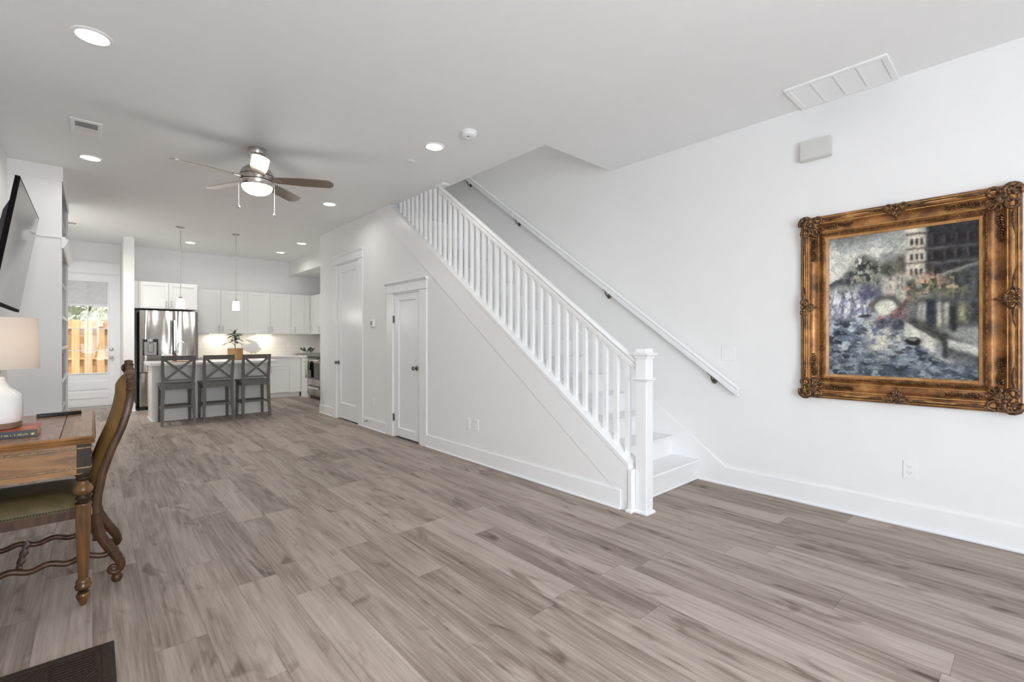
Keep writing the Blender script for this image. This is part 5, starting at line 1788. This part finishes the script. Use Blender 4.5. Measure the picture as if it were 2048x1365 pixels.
def beads(p, q, step=0.013):
    p, q = Vector(p), Vector(q)
    n = int((q - p).length / step)
    for k in range(n + 1):
        dr = (q - p).normalized()
        a.ball(p + (q - p) * (k / n), 0.0062, (0.8, 1, 1), 6)
beads((XR - 0.047, yA, zA), (XR - 0.047, yB, zA)); beads((XR - 0.047, yB, zA), (XR - 0.047, yB, zB)); beads((XR - 0.047, yB, zB), (XR - 0.047, yA, zB)); beads((XR - 0.047, yA, zB), (XR - 0.047, yA, zA))
obj('beading', a, M['gilt_orn'], t, True)
cyy, czz = (PY0 + PY1) / 2, (PZ0 + PZ1) / 2
def scr(a, c, r0, r1, turns, a0, thick, flip=1, xh=0.055):
    """spiral scroll in the wall plane"""
    pts, rad = [], []
    n = int(16 * turns)
    for k in range(n + 1):
        u = k / n
        r = r0 + (r1 - r0) * u
        an = a0 + flip * u * turns * 2 * PI
        pts.append((XR - xh - 0.008 * math.sin(PI * u), c[0] + r * math.cos(an), c[1] + r * math.sin(an)))
        rad.append(thick * (0.45 + 0.75 * math.sin(PI * min(1, 0.12 + u * 0.85))))
    a.tube(pts, rad, 8, up=(1, 0, 0))
def petal(a, c, ang, L, w, xh):
    rot = Matrix.Rotation(ang, 3, 'X')
    off = rot @ Vector((0, L * 0.5, 0))
    a.ball((XR - xh, c[0] + off.y, c[1] + off.z), 1.0, (0.010, L * 0.5, w), 8, rot)
def corner(sy_, sz_, oy, oz):
    """rocaille corner; (oy,oz) outer corner, (sy_,sz_) direction inward"""
    a = MB()
    P = lambda u, v: (oy + sy_ * u, oz + sz_ * v)
    f = sy_ * sz_
    scr(a, P(0.115, 0.035), 0.040, 0.008, 1.3, PI if sy_ > 0 else 0, 0.0095, -f, 0.052)
    scr(a, P(0.035, 0.115), 0.040, 0.008, 1.3, -PI / 2 if sz_ > 0 else PI / 2, 0.0095, f, 0.052)
    scr(a, P(0.135, 0.105), 0.034, 0.010, 0.9, PI / 2 * sz_, 0.0075, f, 0.046)
    scr(a, P(0.105, 0.135), 0.034, 0.010, 0.9, (0 if sy_ > 0 else PI), 0.0075, -f, 0.046)
    scr(a, P(0.045, 0.045), 0.050, 0.018, 0.8, math.atan2(-sz_, -sy_) - 1.2 * f, 0.013, f, 0.055)
    c = P(0.070, 0.070)
    for k in range(9):
        an = math.atan2(sz_, sy_) + (k - 4) * 0.42
        petal(a, c, an, 0.062 - 0.006 * abs(k - 4), 0.011, 0.060)
    for k in range(5):
        an = math.atan2(-sz_, -sy_) + (k - 2) * 0.55
        petal(a, P(0.052, 0.052), an, 0.046, 0.012, 0.062)
    for (u, v, r) in ((0.07, 0.07, 0.017), (0.045, 0.09, 0.010), (0.09, 0.045, 0.010), (0.055, 0.055, 0.011), (0.03, 0.06, 0.009), (0.06, 0.03, 0.009), (0.10, 0.09, 0.008), (0.09, 0.10, 0.008), (0.02, 0.02, 0.016), (0.02, 0.10, 0.010), (0.10, 0.02, 0.010)):
        a.ball((XR - 0.066, *P(u, v)), r, (0.8, 1, 1), 10)
    # leaf sprays running along both sides
    for k in range(11):
        u = 0.165 + k * 0.0155
        w_ = 0.010 - 0.0004 * k
        for s_ in (-1, 1):
            petal(a, P(u, 0.088 + 0.004 * math.sin(k)), (math.atan2(0, sy_) + s_ * 0.75), 0.026 - 0.0008 * k, w_ * 0.62, 0.036)
            petal(a, P(0.088 + 0.004 * math.sin(k), u), (math.atan2(sz_, 0) + s_ * 0.75), 0.026 - 0.0008 * k, w_ * 0.62, 0.036)
    # long C strokes on the outer ridge
    a.tube([(XR - 0.060, *P(0.14, 0.026)), (XR - 0.066, *P(0.19, 0.036)), (XR - 0.062, *P(0.25, 0.034)), (XR - 0.058, *P(0.30, 0.028))], [0.008, 0.010, 0.007, 0.003], 8)
    a.tube([(XR - 0.060, *P(0.026, 0.14)), (XR - 0.066, *P(0.036, 0.19)), (XR - 0.062, *P(0.034, 0.25)), (XR - 0.058, *P(0.028, 0.30))], [0.008, 0.010, 0.007, 0.003], 8)
    return obj('corner_ornament', a, M['gilt_orn'], t, True, angle=60)
for sy_, oy in ((1, PY0), (-1, PY1)):
    for sz_, oz in ((1, PZ0), (-1, PZ1)):
        corner(sy_, sz_, oy, oz)
def centre(c, dy, dz):
    """cartouche in the middle of a side; (dy,dz) points inward"""
    a = MB()
    ty, tz = -dz, dy
    P = lambda s_, i: (c[0] + ty * s_ + dy * i, c[1] + tz * s_ + dz * i)
    base_an = math.atan2(dz, dy)
    for s_ in (-1, 1):
        scr(a, P(s_ * 0.035, 0.032), 0.028, 0.007, 1.1, base_an + (0 if s_ > 0 else 0), 0.0075, s_, 0.060)
        a.tube([(XR - 0.062, *P(s_ * 0.03, 0.018)), (XR - 0.070, *P(s_ * 0.07, 0.034)), (XR - 0.064, *P(s_ * 0.12, 0.034)), (XR - 0.058, *P(s_ * 0.17, 0.028))], [0.008, 0.010, 0.007, 0.003], 8)
    for k in range(7):
        petal(a, P(0, 0.048), base_an + (k - 3) * 0.42, 0.056 - 0.007 * abs(k - 3), 0.009, 0.054)
    petal(a, P(0, 0.075), base_an, 0.045, 0.006, 0.046)
    a.ball((XR - 0.066, *P(0, 0.045)), 0.014, (0.8, 1, 1), 10)
    a.ball((XR - 0.066, *P(0, 0.018)), 0.012, (0.8, 1, 1), 10)
    return obj('centre_ornament', a, M['gilt_orn'], t, True, angle=60)
centre((PY0, czz), 1, 0); centre((PY1, czz), -1, 0); centre((cyy, PZ0), 0, 1); centre((cyy, PZ1), 0, -1)

# canvas with its painted colours
def vnoise(u, v, fx_, fy_, seed):
    r = np.random.default_rng(seed)
    g = r.random((int(fy_) + 3, int(fx_) + 3))
    x, y = u * fx_, v * fy_
    xi, yi = x.astype(int), y.astype(int)
    xf, yf = x - xi, y - yi
    xf = xf * xf * (3 - 2 * xf); yf = yf * yf * (3 - 2 * yf)
    return (g[yi, xi] * (1 - xf) + g[yi, xi + 1] * xf) * (1 - yf) + (g[yi + 1, xi] * (1 - xf) + g[yi + 1, xi + 1] * xf) * yf
def fbm(u, v, f, seed, oct_=4, ax=1.0):
    s_, w, o_ = 0, 0.5, 0
    for k in range(oct_):
        o_ = o_ + w * vnoise(u, v, f * ax, f, seed + k)
        s_ += w; w *= 0.55; f *= 2.1
    return o_ / s_
NU, NV = 260, 340
uu, vv = np.meshgrid(np.linspace(0, 0.9999, NU), np.linspace(0, 0.9999, NV))
du = (fbm(uu, vv, 14, 100) - 0.5) * 0.018
dv = (fbm(uu, vv, 14, 120) - 0.5) * 0.018
u, v = np.clip(uu + du, 0, 0.9999), np.clip(vv + dv, 0, 0.9999)
img = np.zeros((NV, NU, 3))
def put(mask, col, var=0.0, seed=1, f=30, ax=1.0):
    """dab pigment where mask (0..1)"""
    n_ = (fbm(uu, vv, f, seed, 3, ax) - 0.5) * 2
    c = np.array(col)[None, None, :] * (1 + var * n_[..., None])
    m = np.clip(mask, 0, 1)[..., None]
    img[:] = img * (1 - m) + c * m
def soft(x, e=0.008): return 1 / (1 + np.exp(-x / e))
def rect(u0, u1, v0, v1, e=0.0035): return soft(u - u0, e) * soft(u1 - u, e) * soft(v - v0, e) * soft(v1 - v, e)
def blob(cu, cv, ru, rv, e=0.16): return soft(1 - np.sqrt(((u - cu) / ru) ** 2 + ((v - cv) / rv) ** 2), e)
one = np.ones_like(u)
# sky
put(one, (0.44, 0.45, 0.42), 0.35, 3, 5)
put(np.clip(fbm(uu, vv, 5, 8, 4, 0.7) * 2.6 - 1.05, 0, 0.85), (0.21, 0.215, 0.205), 0.4, 9)
put(soft(fbm(uu, vv, 6, 20, 4, 0.7) - 0.55, 0.03) * soft(v - 0.62), (0.72, 0.72, 0.66), 0.2, 9)
put(soft(v - 0.95, 0.02) * soft(0.45 - u, 0.1) * 0.8, (0.20, 0.21, 0.20), 0.4, 9)
# trees and roofs of the far left bank
tex = soft(fbm(uu, vv, 34, 300, 3) - 0.40, 0.05)
put(soft(0.70 - v, 0.006) * soft(v - 0.585, 0.02) * soft((0.715 - 0.55 * np.abs(u - 0.09)) - v, 0.004) * soft(0.20 - u, 0.02), (0.085, 0.09, 0.13), 0.8, 31, 40)
put(blob(0.26, 0.755, 0.085, 0.10, 0.12) * tex, (0.085, 0.085, 0.085), 0.8, 32, 50)
put(blob(0.36, 0.70, 0.09, 0.10, 0.12) * tex, (0.12, 0.12, 0.095), 0.9, 33, 50)
put(blob(0.19, 0.68, 0.10, 0.075, 0.12) * tex, (0.10, 0.10, 0.12), 0.9, 34, 50)
put(soft(fbm(uu, vv, 40, 310, 2) - 0.60, 0.02) * blob(0.30, 0.70, 0.16, 0.11, 0.2), (0.36, 0.36, 0.28), 0.5, 35, 50)
put(rect(0, 0.38, 0.59, 0.635, 0.012) * tex, (0.14, 0.14, 0.19), 0.9, 36, 40)
# left bank houses, loose and pale
put(rect(0.0, 0.25, 0.595, 0.645, 0.01), (0.42, 0.43, 0.38), 0.35, 36, 30)
put(rect(-0.1, 0.36, 0.40, 0.60, 0.02), (0.30, 0.32, 0.40), 0.8, 37, 34, 1.6)
put(soft(fbm(uu, vv, 26, 41, 2, 1.5) - 0.55, 0.03) * rect(-0.1, 0.36, 0.36, 0.61, 0.02), (0.66, 0.67, 0.68), 0.2, 38, 30)
put(rect(0.22, 0.40, 0.54, 0.62, 0.015), (0.13, 0.14, 0.22), 0.6, 39, 40)
# middle distance houses behind the bridge
put(rect(0.40, 0.57, 0.50, 0.72, 0.01), (0.58, 0.56, 0.48), 0.35, 51, 30)
put(rect(0.49, 0.57, 0.70, 0.83, 0.008), (0.20, 0.17, 0.15), 0.6, 52, 40)
put(blob(0.45, 0.74, 0.06, 0.05), (0.17, 0.18, 0.13), 0.7, 53, 40)
for a_, b__ in ((0.45, 0.66), (0.45, 0.60), (0.50, 0.655), (0.53, 0.645), (0.50, 0.60), (0.53, 0.595)):
    put(rect(a_, a_ + 0.012, b__, b__ + 0.03, 0.004), (0.16, 0.14, 0.14), 0.3, 54)
# cream tower
put(rect(0.56, 0.685, 0.655, 1.05, 0.005), (0.62, 0.58, 0.48), 0.3, 61, 24)
for vv_ in (0.76, 0.855, 0.955):
    put(rect(0.555, 0.69, vv_, vv_ + 0.012, 0.003), (0.20, 0.16, 0.13), 0.4, 62)
for a_ in (0.585, 0.618, 0.650):
    for b__ in (0.69, 0.785, 0.885):
        put(rect(a_, a_ + 0.018, b__, b__ + 0.042, 0.003), (0.045, 0.04, 0.045), 0.4, 63)
# dark palace on the right
put(rect(0.685, 1.1, 0.60, 1.1, 0.006), (0.065, 0.062, 0.065), 0.8, 71, 36)
put(rect(0.69, 1.1, 0.84, 0.855, 0.004) + rect(0.69, 1.1, 0.75, 0.765, 0.004), (0.17, 0.16, 0.16), 0.6, 72, 30)
for a_ in (0.73, 0.80, 0.87, 0.94):
    for b__ in (0.78, 0.88):
        put(rect(a_, a_ + 0.03, b__, b__ + 0.055, 0.005), (0.03, 0.026, 0.032), 0.4, 73)
        put(rect(a_ - 0.006, a_ + 0.001, b__, b__ + 0.055, 0.003), (0.20, 0.15, 0.13), 0.5, 74)
# sloping roof line on the right
put(soft(0.012 - np.abs(v - (0.67 + 0.28 * (u - 0.78))), 0.004) * soft(u - 0.76, 0.01), (0.33, 0.33, 0.32), 0.4, 75)
put(soft((0.66 + 0.28 * (u - 0.78)) - v, 0.006) * rect(0.78, 1.1, 0.50, 0.80, 0.01), (0.11, 0.12, 0.12), 0.7, 76, 30)
# foliage and flowers
put(soft(fbm(uu, vv, 22, 81, 3) - 0.40, 0.05) * blob(0.68, 0.60, 0.15, 0.085, 0.2), (0.14, 0.14, 0.095), 0.9, 82, 50)
put(soft(fbm(uu, vv, 30, 85, 2) - 0.60, 0.03) * blob(0.66, 0.61, 0.15, 0.09, 0.2), (0.52, 0.36, 0.24), 0.4, 86, 50)
put(soft(fbm(uu, vv, 24, 87, 2) - 0.56, 0.03) * blob(0.80, 0.62, 0.12, 0.06, 0.2), (0.48, 0.40, 0.22), 0.5, 88, 50)
put(soft(fbm(uu, vv, 24, 89, 2) - 0.50, 0.04) * blob(0.78, 0.53, 0.17, 0.05, 0.2), (0.22, 0.23, 0.15), 0.7, 90, 50)
# arcade below
put(rect(0.62, 1.1, 0.33, 0.53, 0.012), (0.10, 0.105, 0.115), 0.8, 91, 36)
for a_ in (0.635, 0.665, 0.755, 0.80):
    put(rect(a_, a_ + 0.028, 0.34, 0.50, 0.006), (0.52, 0.50, 0.42), 0.35, 92, 26)
put(rect(0.69, 0.745, 0.34, 0.52, 0.006), (0.05, 0.06, 0.09), 0.5, 93)
put(rect(0.835, 0.875, 0.31, 0.47, 0.006), (0.03, 0.03, 0.04), 0.5, 94)
put(rect(0.885, 0.93, 0.36, 0.49, 0.01), (0.36, 0.34, 0.20), 0.6, 95)
# water
wat = soft((0.40 - 0.10 * np.clip(u - 0.3, 0, 1)) - v, 0.02) * soft(0.60 + 0.0 * u - u, 0.03)
wat = np.maximum(wat, soft((0.42 - 1.05 * (u - 0.52)) - v, 0.01) * soft(0.40 - v, 0.02))
wat = np.maximum(wat, soft(0.10 - v, 0.02))
put(wat, (0.20, 0.235, 0.31), 0.55, 101, 22, 0.6)
put(wat * soft(fbm(uu, vv, 34, 103, 3, 0.5) - 0.54, 0.03), (0.55, 0.58, 0.62), 0.3, 104, 30)
put(wat * soft(fbm(uu, vv, 30, 105, 3, 0.5) - 0.60, 0.03), (0.06, 0.075, 0.10), 0.5, 106, 30)
put(wat * soft(0.16 - v, 0.06) * 0.75, (0.085, 0.115, 0.145), 0.7, 107, 36, 0.5)
put(wat * soft(0.16 - v, 0.06) * soft(fbm(uu, vv, 40, 108, 2, 0.5) - 0.62, 0.03), (0.33, 0.38, 0.42), 0.3, 109)
put(soft(0.07 - np.abs(u - 0.37), 0.02) * soft(v - 0.16, 0.03) * soft(0.40 - v, 0.02) * soft(fbm(uu, vv, 30, 110, 2, 0.6) - 0.38, 0.04), (0.62, 0.61, 0.52), 0.3, 111)
put(rect(0.46, 0.54, 0.20, 0.38, 0.02) * soft(fbm(uu, vv, 30, 112, 2, 0.5) - 0.45, 0.04), (0.55, 0.53, 0.45), 0.3, 113)
# bridge and its bright arch
put(blob(0.42, 0.49, 0.115, 0.075, 0.08) * soft(v - 0.45, 0.008), (0.17, 0.15, 0.14), 0.5, 121, 40)
put(blob(0.42, 0.475, 0.075, 0.055, 0.08) * soft(v - 0.42, 0.01), (0.66, 0.65, 0.56), 0.2, 122, 30)
# boats
put(soft(0.020 - np.abs((u - 0.50) - 0.9 * np.clip(v - 0.44, -0.1, 0.1)), 0.006) * rect(0.44, 0.58, 0.38, 0.54, 0.01), (0.20, 0.10, 0.10), 0.7, 131, 40)
put(blob(0.51, 0.425, 0.055, 0.03), (0.30, 0.17, 0.17), 0.7, 132, 50)
put(blob(0.40, 0.37, 0.05, 0.035), (0.13, 0.13, 0.17), 0.7, 133, 50)
put(blob(0.385, 0.405, 0.014, 0.010), (0.48, 0.18, 0.12), 0.3, 134)
put(blob(0.52, 0.36, 0.05, 0.04), (0.12, 0.12, 0.15), 0.7, 135, 50)
put(blob(0.27, 0.42, 0.05, 0.012), (0.10, 0.09, 0.11), 0.5, 136)
# quay walls
q0 = 0.385 - 0.62 * (u - 0.55)
put(soft(v - (q0 - 0.10), 0.006) * soft(q0 - v, 0.006) * rect(0.55, 0.785, 0.05, 0.5, 0.004), (0.60, 0.59, 0.53), 0.3, 141, 24)
put(soft(0.010 - np.abs(v - q0 - 0.004), 0.003) * rect(0.55, 0.79, 0, 1, 0.004), (0.20, 0.19, 0.17), 0.4, 142)
put(rect(0.745, 0.785, 0.155, 0.262, 0.004), (0.38, 0.38, 0.37), 0.3, 143)
put(rect(0.785, 0.83, 0.14, 0.30, 0.006), (0.06, 0.065, 0.08), 0.6, 144)
put(soft(q0 + 0.075 - v, 0.01) * soft(v - q0 - 0.01, 0.006) * rect(0.56, 1.1, 0.1, 0.40, 0.01), (0.10, 0.10, 0.085), 0.8, 145, 40)
q1 = 0.262 - 0.30 * (u - 0.82)
put(soft(v - (q1 - 0.12), 0.008) * soft(q1 - v, 0.005) * rect(0.82, 1.1, 0.03, 0.5, 0.004), (0.16, 0.175, 0.185), 0.7, 146, 30)
put(soft(v - (q1 - 0.05), 0.006) * soft(q1 - v, 0.005) * rect(0.82, 1.1, 0.03, 0.5, 0.004), (0.55, 0.55, 0.50), 0.3, 147, 24)
# dark rowing boat
put(blob(0.605, 0.245, 0.055, 0.028, 0.08), (0.03, 0.03, 0.035), 0.4, 151)
put(blob(0.600, 0.258, 0.035, 0.010, 0.08), (0.26, 0.26, 0.23), 0.4, 152)
put(soft(0.006 - np.abs(v - (0.15 - 0.35 * (u - 0.74))), 0.003) * rect(0.74, 0.83, 0, 0.3, 0.004), (0.45, 0.44, 0.38), 0.3, 153)
# bristle texture of the strokes
st_ = fbm(uu, vv, 110, 200, 2, 0.8) - 0.5
img *= (1 + 0.55 * st_[..., None])
img += np.array([0.012, 0.012, 0.015])
# varnish tones
img = 1.45 * np.clip(img, 0, 1) ** 1.5 * np.array([0.86, 0.86, 0.84])
lum = img.mean(-1, keepdims=True)
img = lum + (img - lum) * 0.72
img = np.clip(img, 0.008, 0.85)
cY0, cY1, cZ0, cZ1 = PY0 + 0.180, PY1 - 0.180, PZ0 + 0.180, PZ1 - 0.180
me = bpy.data.meshes.new('canvas')
ys = cY1 + (cY0 - cY1) * uu        # left in the picture is farther from the camera
zs = cZ0 + (cZ1 - cZ0) * vv
co = np.stack([np.full_like(ys, XR - 0.014), ys - 0.612, zs - 0.81], -1).reshape(-1, 3)
co[:, 0] -= XR
idx = np.arange(NU * NV).reshape(NV, NU)
fc = np.stack([idx[:-1, :-1], idx[1:, :-1], idx[1:, 1:], idx[:-1, 1:]], -1).reshape(-1, 4)
me.from_pydata(co.tolist(), [], fc.tolist())
ca = me.color_attributes.new('pigment', 'FLOAT_COLOR', 'POINT')
ca.data.foreach_set('color', np.concatenate([img.reshape(-1, 3), np.ones((NU * NV, 1))], 1).astype(np.float32).ravel())
me.materials.append(M['canvas'])
cvo = bpy.data.objects.new('canvas', me)
COL.objects.link(cvo)
cvo.parent = t
obj('backing_board', MB().box(XR - 0.012, XR, PY0 + 0.02, PY1 - 0.02, PZ0 + 0.02, PZ1 - 0.02), M['board'], t)

# =================================================================== OUTSIDE THE BACK DOOR
struct('ground', MB().box(-6, 8, YB + 0.12, 24, -0.14, -0.04), M['ground'])
FYD = 13.05
t = thing('cedar_fence', 'new cedar board fence seen through the glazed back door', 'fence', (0, FYD, -0.04))
per = 0.193
k0 = -12
for k in range(k0, 14):
    xA = -0.317 + k * per
    obj('board', MB().box(xA, xA + 0.122, FYD, FYD + 0.018, -0.03, 1.655 + 0.008 * math.sin(k * 2.1), 0.002), M['cedar'], t)
    obj('rear_board', MB().box(xA + 0.097, xA + 0.219, FYD + 0.075, FYD + 0.093, -0.03, 1.62, 0.002), M['cedar'], t)
for z in (0.15, 0.855, 1.50):
    obj('rail', MB().box(-0.4 - 12 * per, 14 * per, FYD + 0.019, FYD + 0.074, z - 0.02, z + 0.02, 0.002), M['cedar'], t)
# lantern-like post cap on the fence
t = thing('solar_post_light', 'small white solar post light on the cedar fence', 'post light', (0.128, FYD + 0.01, 1.50))
obj('housing', MB().box(0.095, 0.165, FYD - 0.035, FYD - 0.001, 1.52, 1.60, 0.004), M['plastic'], t)
obj('lid', MB().prism([(0.085, 1.60), (0.175, 1.60), (0.155, 1.625), (0.105, 1.625)], 'y', FYD - 0.045, FYD - 0.001), M['plastic'], t)
# hedge beyond the fence
a = MB()
rl = np.random.default_rng(4)
for k in range(6000):
    x = rl.uniform(-3, 3); z = rl.uniform(0.3, 3.2); y = 15.2 + rl.uniform(-0.5, 0.5) + 0.25 * math.sin(x * 3 + z * 2)
    s_ = rl.uniform(0.03, 0.075)
    nrm = Vector(rl.normal(size=3)).normalized()
    s1 = nrm.orthogonal().normalized() * s_; s2 = nrm.cross(s1).normalized() * s_ * 0.6
    c = Vector((x, y, z))
    a.face([c - s1, c - s2, c + s1, c + s2])
for k in range(60):
    a.ball((rl.uniform(-4.5, 5.5), 15.9 + rl.uniform(-0.2, 0.4), rl.uniform(0.2, 3.0)), rl.uniform(0.5, 0.8), seg=10)
hd = tag(obj('hedge', a, M['hedge'], None), 'pale green sunlit hedge beyond the cedar fence', 'hedge')
hd['kind'] = 'stuff'
